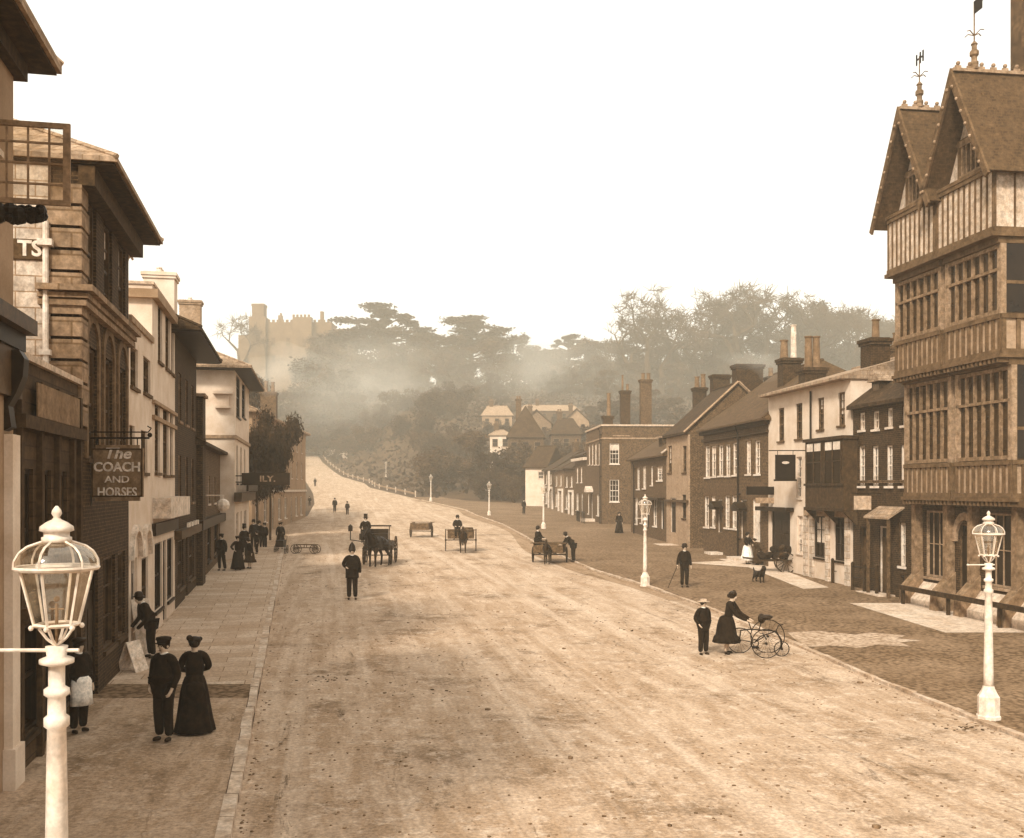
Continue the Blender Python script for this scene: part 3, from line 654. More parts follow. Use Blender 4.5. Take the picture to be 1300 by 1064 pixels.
mb = MB(); mb.box(a-.35, a+.35, .6, 2.3, h.H+.3, h.H+1.1); d_ = mb.build('dormer', wood_d, h.root); mb = MB(); mb.extr([(a-.5,h.H+1.1),(a+.5,h.H+1.1),(a,h.H+1.6)], .45, 2.6, 'y'); mb.build('dormer_roof', slate, d_)
mb = MB(); mb.box(a-.25,a+.25,.585,.598,h.H+.45,h.H+1.0); mb.build('pane', pane_g, d_)
q = h.rect((1109,1137,640,658), 'front', .3); a, b = q[0], q[1]; zc = zY(655,38.8)-h.z0
mb = MB(); mb.add([(a-.15,-.65,zc-.05),(b+.1,-.65,zc-.05),(b+.1,-.003,zc+.35),(a-.15,-.003,zc+.35),(a-.15,-.65,zc-.12),(b+.1,-.65,zc-.12),(b+.1,-.003,zc+.28),(a-.15,-.003,zc+.28)], [(0,1,2,3),(7,6,5,4),(0,4,5,1),(1,5,6,2),(2,6,7,3),(3,7,4,0)]); mb.build('door_hood', slate, h.root)
each('porch_post', wood_m, h.root, [(x, x+.1, -.6, -.5, -.1, zc-.13) for x in (a, b-.12)])
mb = MB(); mb.box(-.1+1.7, 3.4, -.7, -.003, -.5, .14); mb.build('doorstep', pale_flag, h.root)
q = at(1095, 638, 40.0); sb = empty('hanging_sign', (q.x, q.y, gz(q.x,q.y)), 0, 'small pale hanging board over the railings of the dark brick house', 'sign'); zz_ = q.z-sb.location.z
mb = MB(); mb.box(-.33, .33, -.03, .03, zz_-.28, zz_+.26); mb.build('board', mat('sign_cream', .4, .28, scale=8), sb); mb = MB(); mb.tube((-.4,0,zz_+.36),(.75,0,zz_+.36),.02); mb.tube((-.25,0,zz_+.26),(-.25,0,zz_+.36),.012); mb.tube((.25,0,zz_+.26),(.25,0,zz_+.36),.012); mb.build('bracket', iron, sb)
# R2 stucco inn
h = House('stucco_inn', 'pale stuccoed inn with dark timber oriel and very tall chimney pots', V2(975.5, 51.3), V2(1080, 42.4), 9, cat='inn')
h.win([(988,995.5,518,560), (1010,1018.5,512,557), (1038,1046,505,545), (1064,1072.6,498,540)], grid=(2,4), fm=wood_m)
h.win([(1011,1018,580,632), (1012,1019,655,702)], grid=(2,4), fm=white_old)
h.win([(1033,1047,655,708), (1059,1072,650,712)], grid=(2,3), fm=dark_p); h.win([(979,1003,645,700)], style='door', fm=dark_p, pm=dark_p)
h.wall(8.65, stucco); h.roof(slate, rise=1.5, ov=.5, ry=.5, ovs=.1, th=.12)
q = h.rect((1025,1074,560,648), 'front', .5); a, b = q[0], q[1]; z0_, z1_ = zY(648,43.8)-h.z0, zY(560,43.8)-h.z0
mb = MB(); mb.box(a, b, -.6, -.003, z0_, z1_); ori = mb.build('oriel', timber, h.root)
mb = MB(); mb.box(a-.08, b+.08, -.7, -.004, z1_+.002, z1_+.14); mb.box(a-.05,b+.05,-.66,-.603,z0_+1.05,z0_+1.15); mb.box(a-.05,b+.05,-.66,-.603,z0_-.02,z0_+.12); mb.build('oriel_cornice', wood_d, ori)
zi = z0_+1.15
for x0, x1 in ((a+.15, (a+b)/2-.12), ((a+b)/2+.12, b-.15)):
    mb = MB(); [mb.box(p, p+.06, -.66, -.602, zi+.02, z1_-.05) for p in (x0, (x0+x1)/2-.03, x1-.06)]; mb.box(x0+.06, x1-.06, -.65, -.602, zi+.9, zi+.95); wf = mb.build('window', wood_d, ori)
    mb = MB(); mb.box(x0, x1, -.618, -.603, zi, z1_-.05); mb.build('pane', pane_m, wf); mb = MB(); mb.box(x0+.07, x1-.07, -.63, -.62, z1_-.42, z1_-.08); mb.build('blind', white, wf)
[MB().add([(x,-.003,z0_-.6),(x+.12,-.003,z0_-.6),(x+.12,-.6,z0_-.01),(x,-.6,z0_-.01),(x,-.003,z0_-.01),(x+.12,-.003,z0_-.01)], [(0,1,2,3),(0,3,4),(1,5,2),(3,2,5,4),(0,4,5,1)]).build('oriel_bracket', timber, ori) for x in (a, (a+b)/2-.06, b-.12)]
h.band(zY(560,45)-h.z0-3.3, .25, .15, stone_trim, 'shop_cornice', x0=h.loc(1024,640)[0], x1=h.W, sides=False)
each('pilaster', stone_lite, h.root, [(h.loc(px, 600)[0]-.16, h.loc(px, 600)[0]+.16, -.1, -.003, -.3, 2.9) for px in (1024, 1032, 1052, 1077)])
h.chim_px(989, 1015, 455, 3.2, 8.8, w=.8, m=brick_dark, pots=((0,1.9,.17,pot_w,.25),(0,1.05,.22,pot_m,-.3)))
h.chim_px(1016, 1046, 467, 2.6, 8.8, w=.8, m=brick_dark, pots=((0,1.65,.2,pot_m,.22),(0,1.65,.2,pot_m,-.2)))
a = h.loc(1035, 510)[0]; mb = MB(); mb.tube((a-.35,-.07,3.2),(a-.35,-.07,8.5),.045); mb.build('downpipe', iron, h.root)
a0, a1 = h.loc(968,640)[0], h.loc(1008,640)[0]
mb = MB(); mb.box(a0, a1, -.4, -.003, 3.0, 3.2); mb.build('porch_canopy', dark_p, h.root)
q = at(997, 593, 46.6); sb = empty('hanging_sign', (q.x+1.4, q.y, gz(q.x,q.y)), 0, 'black hanging sign board with a pale oval on the stuccoed inn', 'sign'); zz_ = q.z-sb.location.z; q0 = -1.4
mb = MB(); mb.box(q0-.46, q0+.46, -.03, .03, zz_-.56, zz_+.56); mb.box(q0-.52,q0+.52,-.04,.04,zz_-.64,zz_-.56); mb.build('board', iron, sb); mb = MB(); mb.lathe([(.17,0),(.17,.012)], 14, M=Matrix.Translation((q0,-.031,zz_+.2))@Matrix.Rotation(R(90),4,'X'), ry=.35); mb.build('oval', white_old, sb)
mb = MB(); mb.tube((q0-.75,0,zz_+.75),(0.3,0,zz_+.75),.025); mb.path([(0,0,zz_+.4),(-.5,0,zz_+.75),(q0+.35,0,zz_+.75),(q0+.35,0,zz_+.5)],.015); mb.tube((q0-.35,0,zz_+.75),(q0-.35,0,zz_+.5),.015); mb.build('bracket', iron, sb)
q = at(972, 623, 50.6); sb = empty('shop_sign', (q.x, q.y, gz(q.x,q.y)), 0, 'long black projecting board at the join of inn and long brick house', 'sign'); zz_ = q.z-sb.location.z
mb = MB(); mb.box(-.95, .9, -.04, .04, zz_-.2, zz_+.2); mb.build('board', iron, sb); mb = MB(); mb.box(-.5, .95, -.02, .03, zz_-.62, zz_-.35); mb.build('lower_board', stone_trim, sb)
# R3 long brick house
h = House('brick_house', 'long brick house with rows of white sash windows and big tiled roof', V2(893, 62.5), V2(975, 51.35), 9)
h.win([(895,901,566,606), (903,909,566,605), (912,918,565,604), (921,927,564,604), (930,937,562,603), (947,953,560,602), (958,965,559,602)], grid=(2,4), fm=white, pm=pane_g)
h.win([(894,900,630,669), (903,908,630,669), (920,926,629,670), (929,935,629,671)], grid=(2,4), fm=white, pm=pane_g); h.win([(955,965,634,688)], style='door', fm=white, pm=white); h.win([(911,917,634,676),(940,948,634,684)], style='door', fm=white_old, pm=brown_p)
h.wall(zY(530,51.3)-h.z0-.15, brick_mid); h.roof(tile_mid, rise=3.6, ov=.45, ry=.5, th=.1, hr=4.4)
pipe(h, h.W*.62, h.H-.1); h.band(h.H-.6, .14, .12, brick_dark, sides=False); h.band(h.H-.2,.2,.22,wood_d,'eaves_board',sides=False)
h.chim_px(930, 968, 463, 4.6, 7.0, w=.9, m=brick_dark, pots=())
h.chim_px(973, 984, 478, 5.4, 7.0, w=.7, m=brick_dark, pots=((0,.6,.16),))
for t in (h.loc(914,640)[0], h.loc(944,640)[0]):
    mb = MB(); mb.box(t-.75, t+.75, -1.1, -.003, -.4, .14); mb.box(t-.6, t+.6, -.75, -.005, .142, .3); mb.build('doorstep', white_old, h.root)
    mb = MB(); mb.box(t-.6, t+.6, -.5, -.004, 2.75, 2.9); mb.extr([(t-.65,2.902),(t+.65,2.902),(t,3.25)], -.55, -.004, 'y'); mb.build('door_hood', dark_p, h.root)
# R4 pale front with brick gable end
h = House('brick_house', 'gabled brick house with plain pale front and arched door', V2(846, 69.5), V2(874, 64), 6.4)
h.win([(848,853,566,600), (866.5,871.5,566,600)], grid=(2,4), fm=wood_m); h.win([(866,871,628,658)], grid=(2,3), fm=wood_d); h.win([(851,858,632,676)], style='door', fm=white_old, pm=dark_p)
h.wall(zY(551,64)-h.z0, mat('front_render', .3, .22, scale=1.2))
h.box('side_wall', brick_mid, h.W+.002, h.W+.05, .1, h.D, -.5, h.H-.02)
H_ = h.H; MB().extr([(0,H_),(h.D,H_),(h.D/2,H_+3.0)], h.W-.25, h.W+.05, 'x').build('gable', brick_mid, h.root)
h.roof(tile_dark, rise=3.25, ov=.3, ovs=-.03)
mb = MB(); mb.tube((h.W+.06,-.3,H_+.1),(h.W+.06,h.D/2,H_+3.3),.09,n=4); mb.tube((h.W+.06,h.D+.3,H_+.1),(h.W+.06,h.D/2,H_+3.3),.09,n=4); mb.build('verge', stone_trim, h.root)
h.chim_px(880, 896, 492, 5.4, 7, w=.8, m=brick_dark, pots=((0,1.1,.2,pot_m,.3),(0,.9,.2,pot_m,-.2)))
h.chim_px(902, 926, 476, 6.6, 7, w=.8, m=brick_dark, pots=())
h.box('doorstep', pale_flag, 1.2, 3.2, -1.2, -.003, -.5, .12); h.box('shop_cornice', brown_p, -.05, h.W+.05, -.2, -.003, 2.9, 3.05)
# R5 lower brick house, hipped
h = House('brick_house', 'brick house with hipped tiled roof and white shop windows', V2(801, 82), V2(846, 69.6), 9)
h.win([(808.5,812,594,621), (816,820,592,620), (826,829,592,616), (834,841,592,610)], grid=(2,4), fm=white); h.win([(806,809.5,632,665),(813,816,632,664),(829,834,632,668)], grid=(2,3), fm=white); h.win([(820,824,632,670),(839,843,632,672)], style='door', fm=white, pm=dark_p)
h.wall(5.9, brick_mid); h.roof(tile_mid, rise=3.4, ov=.35, hl=3.2, hr=.6, th=.1)
mb = MB(); mb.tube((h.W-.2,-.3,6.1),(h.W-.2,3.0,8.4),.09,n=4); mb.build('verge', stone_lite, h.root)
h.chim_px(812, 827, 482, 6, 6, w=.8, m=brick_mid, pots=((0,.7,.2,pot_m,.3),(0,.7,.2,pot_m,-.25)))
h.band(2.9,.16,.5,dark_p,'shop_hood',x0=6,x1=12,sides=False); pipe(h, 1.9, 5.8)
h.box('dormer', brick_dark, 6.5, 7.7, .8, 3.0, 6.2, 7.4); h.box('dormer_top', slate, 6.35, 7.85, .6, 3.2, 7.403, 7.5)
# R6 tall square brick house
h = House('brick_house', 'square brick house with flat parapet and two white sashes in its end wall', V2(744.5, 106), V2(764.5, 95), 7)
h.win([(774,786,563,589), (774,786,609,637)], face='right', grid=(3,4), fm=white); h.win([(747,749.3,565,590),(751,753.3,564,590),(755,757.5,563,590),(759.5,762.3,562,590)], grid=(2,4), fm=white_old)
h.winl([(1,2,.8,2.8),(7.5,9,.8,2.8)], grid=(2,3), fm=white); h.winl([(3.7,4.7,.05,2.8)], style='door', fm=white, pm=dark_p)
h.wall(zY(541,95)-h.z0, brick_mid); pipe(h, h.W-.4, h.H-.2); h.band(h.H+.002,.16,.12,lead,'coping',x0=-.1); h.band(h.H-1.2,.14,.06,stone_trim)
h.box('wall_panel', stone_trim, h.W+.003, h.W+.03, 1.0, 2.6, h.H-.95, h.H-.83)
h.box('parapet_roof', lead, .1, h.W-.1, .1, h.D-.1, h.H+.004, h.H+.1)
h.chim_px(765, 778, 528, .9, h.H-.5, w=.7, m=brick_dark, pots=((0,2.2,.2,pot_m,.1),))
h.chim_px(787, 800, 496, 3.4, h.H-.2, w=.8, m=brick_dark, pots=((0,.7,.15,pot_m,.25),(0,1.6,.1,pot_m,-.25)))
mb = MB(); t = h.W; mb.box(t-6.5,t-4.5,-1.6,-.003,-.4,.15); mb.box(t-6.3,t-4.7,-1.2,-.004,.152,.4); mb.build('doorstep', white_old, h.root); mb = MB(); [mb.box(t-x,t-x+.06,-1.6,-1.54,.1,1.2) for x in (6.6,6,5.4,4.8,4.4,2.5,1.5,.5)]; mb.box(t-6.6,t,-1.6,-1.55,1.1,1.16); mb.build('railing', iron, h.root)
mb = MB(); mb.extr([(3.4,3.0),(5.0,3.0),(5.0,3.2),(4.2,3.6),(3.4,3.2)], -.7,-.003,'y'); mb.build('door_hood', white_old, h.root)
# R7
h = House('brick_house', 'small brick house with white cornice beyond the square brick house', V2(730, 113), V2(744.3, 106.1), 7)
h.winl([(1,2,3.8,5.4),(3.5,4.5,3.8,5.4)], grid=(2,4), fm=white); h.winl([(.8,2.2,.8,2.6)], grid=(2,2), fm=white); h.winl([(4,5,.05,2.6)], style='door', fm=white, pm=dark_p)
h.wall(6.6, brick_mid); h.band(6.1,.3,.4,white_old,'cornice'); h.roof(tile_dark, rise=1.5, ov=.3, hl=2, hr=2); h.chimney(2, 3, 6.5, 9.6, 1.3, .8, m=brick_mid, pots=((-.3,.5,.2),(.3,.5,.2)))
# R8 row of cottages
for i, (xa, Ya, xb, Yb, top, rz_, lab) in enumerate([
    (716.5,118,729.8,113.05,5.2,2.3,'brick cottage with white painted doorway third beyond the square house'),
    (704,125,716.3,118.05,5.0,2.3,'brick cottage with white shop blind in the middle of the far row'),
    (691,132,703.8,125.05,4.8,2.6,'end brick cottage of the far row beside the white cottage')]):
    h = House('cottage', lab, V2(xa,Ya), V2(xb,Yb), 7, cat='cottage')
    W = h.W; h.winl([(W*.15,W*.15+.9,3.2,4.4),(W*.6,W*.6+.9,3.2,4.4)], grid=(2,2), fm=white); h.winl([(W*.1,W*.1+1.5,.7,2.3)], grid=(2,2), fm=white); h.winl([(W*.6,W*.6+.9,.05,2.3)], style='door', fm=white, pm=dark_p)
    h.wall(top, brick_mid if i != 1 else brick_lite); h.roof(tile_dark, rise=rz_, ov=.3, hl=1 if i == 2 else 0.01, hr=.01)
    mb = MB(); mb.extr([(W*.5,0),(W*.5+.12,0),(W*.5+.12,2.6),(W*.9-.12,2.6),(W*.9-.12,0),(W*.9,0),(W*.9,2.85),(W*.5,2.85)], -.2, -.003, 'y'); mb.build('door_surround', white, h.root)
    if i == 1:
        h.box('shop_blind', white, .4, 1.6, -.9, -.82, 2.6, 5.0)
    h.chimney(W*.5, 3.4, top+1, top+rz_+1.1, .9, .7, m=brick_mid, pots=((-.2,.4,.15),(.2,.4,.15)))
# R9 white cottage facing the camera
A9 = V2(667, 133.5); h = House('cottage', 'white cottage with dark hipped roof closing the far end of the row', A9, V2(693, 132.5), 7, cat='cottage')
h.win([(683,690,599,608)], grid=(3,2), fm=white_old); h.wall(5.0, stucco); h.roof(tile_dark, rise=3.0, ov=.3, hl=.8, hr=.01)
# houses on the hillside
HH = []
def hillhouse(px0, px1, ytop, Y, rise, wallm, roofm, label, D=7, wins=2, hip=1.5, Hh=5.0, gable=False, turn=0):
    p = at(px0, ytop, Y); q = at(px1, ytop, Y); zt = p.z
    h = House('hillside_house', label, (p.x, Y), (q.x, Y+turn), D, group='houses on the wooded hillside')
    h.z0 = zt-Hh; h.root.location.z = h.z0; W = h.W
    hs = [(W*(i+.5)/wins-.5, W*(i+.5)/wins+.5, Hh-2.0, Hh-.6) for i in range(wins)] + [(W*(i+.5)/wins-.5, W*(i+.5)/wins+.5, Hh-4.4, Hh-3.0) for i in range(wins)]
    h.winl(hs, grid=(1,2), fm=stone_mid); h.wall(Hh, wallm, zb=-6)
    if gable:
        mb = MB(); mb.extr([(0,Hh),(W,Hh),(W/2,Hh+rise)], .01, D, 'y'); mb.build('gable', wallm, h.root)
        mb = MB(); mb.add([(-.4,-.4,Hh-.3),(W/2,-.4,Hh+rise+.1),(W/2,D,Hh+rise+.1),(-.4,D,Hh-.3),(W+.4,-.4,Hh-.3),(W+.4,D,Hh-.3),(-.4,-.4,Hh-.1),(W/2,-.4,Hh+rise+.35),(W/2,D,Hh+rise+.35),(-.4,D,Hh-.1),(W+.4,-.4,Hh-.1),(W+.4,D,Hh-.1)],
            [(0,1,7,6),(1,4,10,7),(6,7,8,9),(7,10,11,8),(0,3,2,1),(1,2,5,4),(0,6,9,3),(4,5,11,10),(3,9,8,2),(2,8,11,5)]); mb.build('roof', roofm, h.root)
    else: h.roof(roofm, rise=rise, ov=.3, hl=hip, hr=hip, th=.12)
    h.chimney(W*.3, D*.5, Hh+rise*.4, Hh+rise+1.2, .9, .7, m=brick_mid, pots=((-.2,.5,.16),(.2,.5,.16)))
    HH.append((px0, px1, ytop, Y)); return h
hillhouse(622, 648, 553, 185, 1.2, stucco, slate, 'white flat roofed villa above the far end of the street', wins=2, Hh=6); HH.pop()
hillhouse(645, 690, 556, 160, 5.2, brick_mid, tile_dark, 'dark broad roofed house behind the white cottage', wins=3, hip=3)
hillhouse(662, 700, 538, 205, 2.6, brick_lite, tile_mid, 'wide gabled house high behind the white flat roofed villa', wins=2, gable=True)
hillhouse(700, 738, 552, 175, 3.0, brick_mid, tile_dark, 'house behind the far cottage row with plain hipped roof', wins=3)
hillhouse(612, 650, 528, 240, 2.6, stucco_mid, slate, 'pale roofed house half hidden by trees above the villa', wins=3)
hillhouse(660, 735, 522, 262, 1.8, brick_mid, slate, 'long pale roofed range on the upper hillside', wins=6)
hillhouse(716, 748, 535, 225, 2.6, stucco_mid, tile_mid, 'gabled cottage just left of the square brick house chimneys', wins=2, gable=True)
hillhouse(440, 476, 499, 385, 2.2, brick_lite, lead, 'pale roofed low building on the slope below the castle', wins=3)
hillhouse(530, 556, 500, 385, 1.8, brick_lite, lead, 'small pale roofed shed in the trees mid hillside', wins=2)
# ---------------------------------------------------------------- timber framed bank
ya, yb = 37.1, 30.9          # far and near ends of the two gabled bays
P_ = lambda y: (19.9-.138*y, y)
h = House('timber_framed_bank', 'tall timber framed building with two steep gables, oriels and weather vanes', P_(ya), P_(yb), 9, cat='building')
W = h.W; zl = h.z0
Z = lambda py, px=1265, pr=.9: zY(py, 31.2)-zl
H1, H2, H3, HE = 4.0, 8.35, 12.0, 14.45         # jetties and eaves above the street
# stone ground floor runs on toward the camera past the upper storeys
gf = 8.5                                       # extra length of the ground floor
h.holes['front'] = []
full = W+gf; W0 = h.W; h.W = full
gh = [(.35,1.9,1.15,3.5),(4.0,5.6,1.15,3.5),(6.3,8.0,1.15,3.5),(8.7,10.4,1.15,3.5),(11.2,13,1.15,3.5)]
h.winl(gh, grid=(4,2), style='casement', fm=stone_trim); h.winl([(2.45,3.4,.0,3.1)], style='door', fm=wood_m, pm=dark_p)
h.wall(H1, brick_dark)
for x in (.05, 2.1, 3.55, 5.9, 8.2, 10.6, 13.2):
    mb = MB(); mb.box(x-.14, x+.14, -.28, -.003, 1.1, H1-.15); mb.add([(x-.2,-.75,0),(x+.2,-.75,0),(x+.2,-.003,0),(x-.2,-.003,0),(x-.2,-.7,.75),(x+.2,-.7,.75),(x+.2,-.003,1.45),(x-.2,-.003,1.45)], [(0,3,2,1),(4,5,6,7),(0,1,5,4),(1,2,6,5),(2,3,7,6),(3,0,4,7)]); mb.build('buttress', mat('pier_stone', .2, .1, scale=5), h.root)
mb = MB()
for a, b in ((.25,1.9),(3.75,full)):
    mb = MB(); mb.add([(a,-.5,-.6),(b,-.5,-.6),(b,-.003,-.6),(a,-.003,-.6),(a,-.5,.35),(b,-.5,.35),(b,-.003,.95),(a,-.003,.95)], [(0,3,2,1),(4,5,6,7),(0,1,5,4),(1,2,6,5),(2,3,7,6),(3,0,4,7)]); mb.build('plinth', pale_flag, h.root)
mb = MB()   # arched doorway
for i in range(8):
    a0, a1 = math.pi*i/8, math.pi*(i+1)/8; c = 2.92
    mb.extr([(c-math.cos(a0)*.5, 2.5+math.sin(a0)*.75),(c-math.cos(a1)*.5, 2.5+math.sin(a1)*.75),(c-math.cos(a1)*.72, 2.5+math.sin(a1)*1.0),(c-math.cos(a0)*.72, 2.5+math.sin(a0)*1.0)], -.1, -.003, 'y')
mb.build('door_arch', stone_trim, h.root)
h.box('jetty_beam', timber_l, -.1, full, -.42, -.003, H1-.28, H1-.002)
h.W = W0
def framed(name, x0, x1, y0, y1, z0, z1, nb, parent, side=True, panel=plaster_t, rail=(), post=.13):
    """a storey of framing: infill block with posts and rails standing proud on the front and the near side"""
    mb = MB(); mb.box(x0, x1, y0, y1, z0, z1); b = mb.build(name, panel, parent)
    mb = MB(); e = .05
    for i in range(nb+1):
        x = x0+(x1-x0-post)*i/nb; mb.box(x, x+post, y0-e, y0-.002, z0+.001, z1-.001)
    for zr in (z0, z1-.14)+tuple(rail): mb.box(x0, x1, y0-e-.025, y0-.0015, zr, zr+.14)
    if side:
        n = max(2, int((y1-y0)/.75)); 
        for i in range(n+1):
            y = y0+(y1-y0-post)*i/n; mb.box(x1+.002, x1+e, y, y+post, z0+.002, z1-.002)
        for zr in (z0, z1-.14)+tuple(rail): mb.box(x1+.0015, x1+e+.025, y0-.02, y1, zr, zr+.138)
    mb.build('timber_frame', timber_l, b); return b
def lights(x0, x1, y, z0, z1, n, parent, transom=.62):
    """mullioned window strip"""
    mb = MB(); mw = .085
    for i in range(n+1):
        x = x0+(x1-x0-mw)*i/n; mb.box(x, x+mw, y-.09, y+.02, z0, z1)
    for zr, q in ((z0, .12), (z0+(z1-z0)*transom, .09), (z1-.12, .119)): mb.box(x0-.05, x1+.05, y-.11, y+.015, zr, zr+q)
    f = mb.build('window', mat('mullion_oak', .2, .1, scale=6), parent)
    mb = MB(); 
    for i in range(n*2+1):
        x = x0+(x1-x0)*i/(n*2); mb.box(x-.009, x+.009, y-.012, y-.003, z0+.1, z1-.1)
    k = int((z1-z0)/.3)
    for j in range(1, k): zz = z0+(z1-z0)*j/k; mb.box(x0, x1, y-.0115, y-.0035, zz-.008, zz+.008)
    mb.build('glazing_bars', timber, f)
    mb = MB(); mb.box(x0+.02, x1-.02, y, y+.012, z0+.05, z1-.05); mb.build('pane', pane_g2, f); return f
pane_g2 = mat('leaded_glass', .035, .012, rough=.12, grain=.05, dirt=0, scale=2.5)
bays = [(.0, 3.0), (3.25, W)]
core = MB(); core.box(0.1, W-.02, .12, 9, H1, HE); core.build('upper_wall', brick_dark, h.root)
for bi, (a, b) in enumerate(bays):
    for (z0, z1, pr, ap, nm) in ((H1, H2, .6, 1.15, 'oriel'), (H2, H3, .95, 1.2, 'oriel')):
        ins = .0
        mb = MB(); mb.box(a+.1, b-.001, -pr+.16, .1, z0+.02, z1-.02); ob = mb.build(nm, timber, h.root)
        framed('apron', a+.05, b+.02, -pr, .12, z0+.003, z0+ap, 9, ob, panel=plaster_t if nm else 0)
        lights(a+.12, b-.1, -pr+.08, z0+ap+.02, z1-.35, 6, ob)
        # near side glazing and corner posts
        each('corner_post', mat('pale_oak', .26, .16, scale=6), ob, [(x, x+.18, -pr-.03, -pr+.157, z0+ap+.002, z1-.335) for x in (a+.03, b-.15)]+[(b-.149, b+.05, -.1, .11, z0+ap+.002, z1-.335)])
        each('head_beam', timber_l, ob, [(a, b+.03, -pr-.1, .05, z1-.33, z1-.03), (b-.003, b+.04, -pr+.15, -.1, z0+ap+.9, z0+ap+1.0)])
        mb = MB(); mb.box(b, b+.012, -pr+.16, -.1, z0+ap+.05, z1-.34); mb.build('side_pane', pane_m, ob)
        mb = MB()    # moulded bressummer with dentils
        mb.box(a-.05, b+.1, -pr-.12, .1, z0-.12, z0-.002)
        for i in range(14): x = a+(b-a-.1)*i/13; mb.box(x, x+.1, -pr-.08, -.02, z0-.26, z0-.122)
        mb.build('jetty_moulding', timber_l, ob)
    pr = 1.2; m_ = (a+b)/2; hw = (b-a)/2+.04
    at_ = framed('attic_wall', a-.02, b+.04, -pr, .12, H3+.003, HE-.5, 10, h.root, panel=plaster_a, post=.045)
    each('jetty_moulding', timber_l, at_, [(a-.1, b+.12, -pr-.12, .1, H3-.14, H3-.002), (a-.06, b+.1, -pr-.1, .1, HE-.5, HE-.38)])
    # gable
    rise = 2.7; zt = HE-.5+.12
    mb = MB(); mb.extr([(m_-hw, zt), (m_+hw, zt), (m_, zt+rise+.35)], -pr+.35, 3.0, 'y'); gb = mb.build('gable', plaster_a, h.root)
    lights(m_-.55, m_+.55, -pr+.3, zt+.1, zt+1.25, 4, gb, transom=.99)
    mb = MB(); mb.box(m_-.95, m_+.95, -pr+.27, -pr+.345, zt+1.26, zt+1.42); mb.box(m_-.5, m_+.5, -pr+.27, -pr+.345, zt+2.4, zt+2.5); [mb.box(x,x+.09,-pr+.28,-pr+.343,zt,zt+1.26) for x in (m_-.85,m_+.75)]; mb.build('gable_timber', timber_l, gb)
    # steep roof of the bay, ridge running back from the street
    ez = HE-.75; ap_ = zt+rise+.62; ov = .42; yf = -pr-.42; back = 9
    dx = hw+ov; t = .16
    mb = MB(); n_ = t*1.9
    for sgn_ in (-1, 1):
        x0 = m_+sgn_*dx
        mb.add([(m_,yf,ap_),(x0,yf,ez),(x0,back,ez),(m_,back,ap_),(m_,yf,ap_-n_),(x0-sgn_*t,yf,ez-.02),(x0-sgn_*t,back,ez-.02),(m_,back,ap_-n_)], [(0,1,2,3),(7,6,5,4),(0,4,5,1),(1,5,6,2),(2,6,7,3)])
    rf = mb.build('roof', tile_mid, h.root)
    mb = MB()
    for sgn_ in (-1, 1):
        x0 = m_+sgn_*(dx+.04)
        mb.add([(m_,yf-.08,ap_+.1),(x0,yf-.08,ez-.08),(x0-sgn_*.16,yf-.08,ez-.2),(m_,yf-.08,ap_-.42),(m_,yf-.003,ap_+.1),(x0,yf-.003,ez-.08),(x0-sgn_*.16,yf-.003,ez-.2),(m_,yf-.003,ap_-.42)], [(0,1,2,3),(7,6,5,4),(0,4,5,1),(1,5,6,2),(2,6,7,3)])
    bb = mb.build('bargeboard', timber_l, h.root)
    mb = MB()
    for sgn_ in (-1, 1):
        for i in range(7):
            k = .08+i*.13; mb.ball((m_+sgn_*dx*k*.93, yf-.09, ap_-.25-(ap_-ez)*k*.97), .055, n=6, m=4)
    mb.build('carved_rosettes', stone_trim, bb)
    mb = MB(); mb.box(m_-.09, m_+.09, yf, back, ap_, ap_+.1)
    k = 0; y = yf+.1
    while y < back:
        mb.box(m_-.03, m_+.03, y, y+.2, ap_+.1, ap_+.2); mb.ball((m_, y+.1, ap_+.27), .07, n=6, m=4); y += .4
    mb.build('ridge_cresting', stone_trim, h.root)
    mb = MB(); yv = yf+.75; zz0 = ap_+.1
    mb.lathe([(.13,0),(.13,.35),(.09,.4),(.09,.6),(.14,.68),(.14,.85),(.08,.95),(.08,1.15),(.11,1.2),(.03,1.35)], 8, (m_, yv, zz0))
    mb.tube((m_,yv,zz0+1.3),(m_,yv,zz0+(3.1 if bi else 2.7)),.022); 
    for i in range(4):
        a0 = i*math.pi/2+.4; mb.path([(m_,yv,zz0+1.62),(m_+.22*math.cos(a0),yv+.22*math.sin(a0),zz0+1.8),(m_+.34*math.cos(a0),yv+.34*math.sin(a0),zz0+1.72)],.022,4)
    mb.v = [(p[0], p[1], zz0+(p[2]-zz0)*.66) for p in mb.v]; fn = mb.build('finial', stone_mid, h.root)
    mb = MB(); zv = zz0+(1.85 if bi else 1.62); 
    if bi: mb.box(m_-.02, m_+.42, yv-.012, yv+.012, zv-.1, zv+.3); mb.box(m_+.42,m_+.5,yv-.012,yv+.012,zv+.12,zv+.3)
    else: [mb.box(m_+q_, m_+q_+.07, yv-.012, yv+.012, zv-.1, zv+.28) for q_ in (-.22, .02, .2)]; mb.box(m_-.22,m_+.27,yv-.011,yv+.011,zv+.06,zv+.11)
    fn2 = mb.build('weather_vane', iron, h.root); fn2.rotation_euler = (0,0,0)
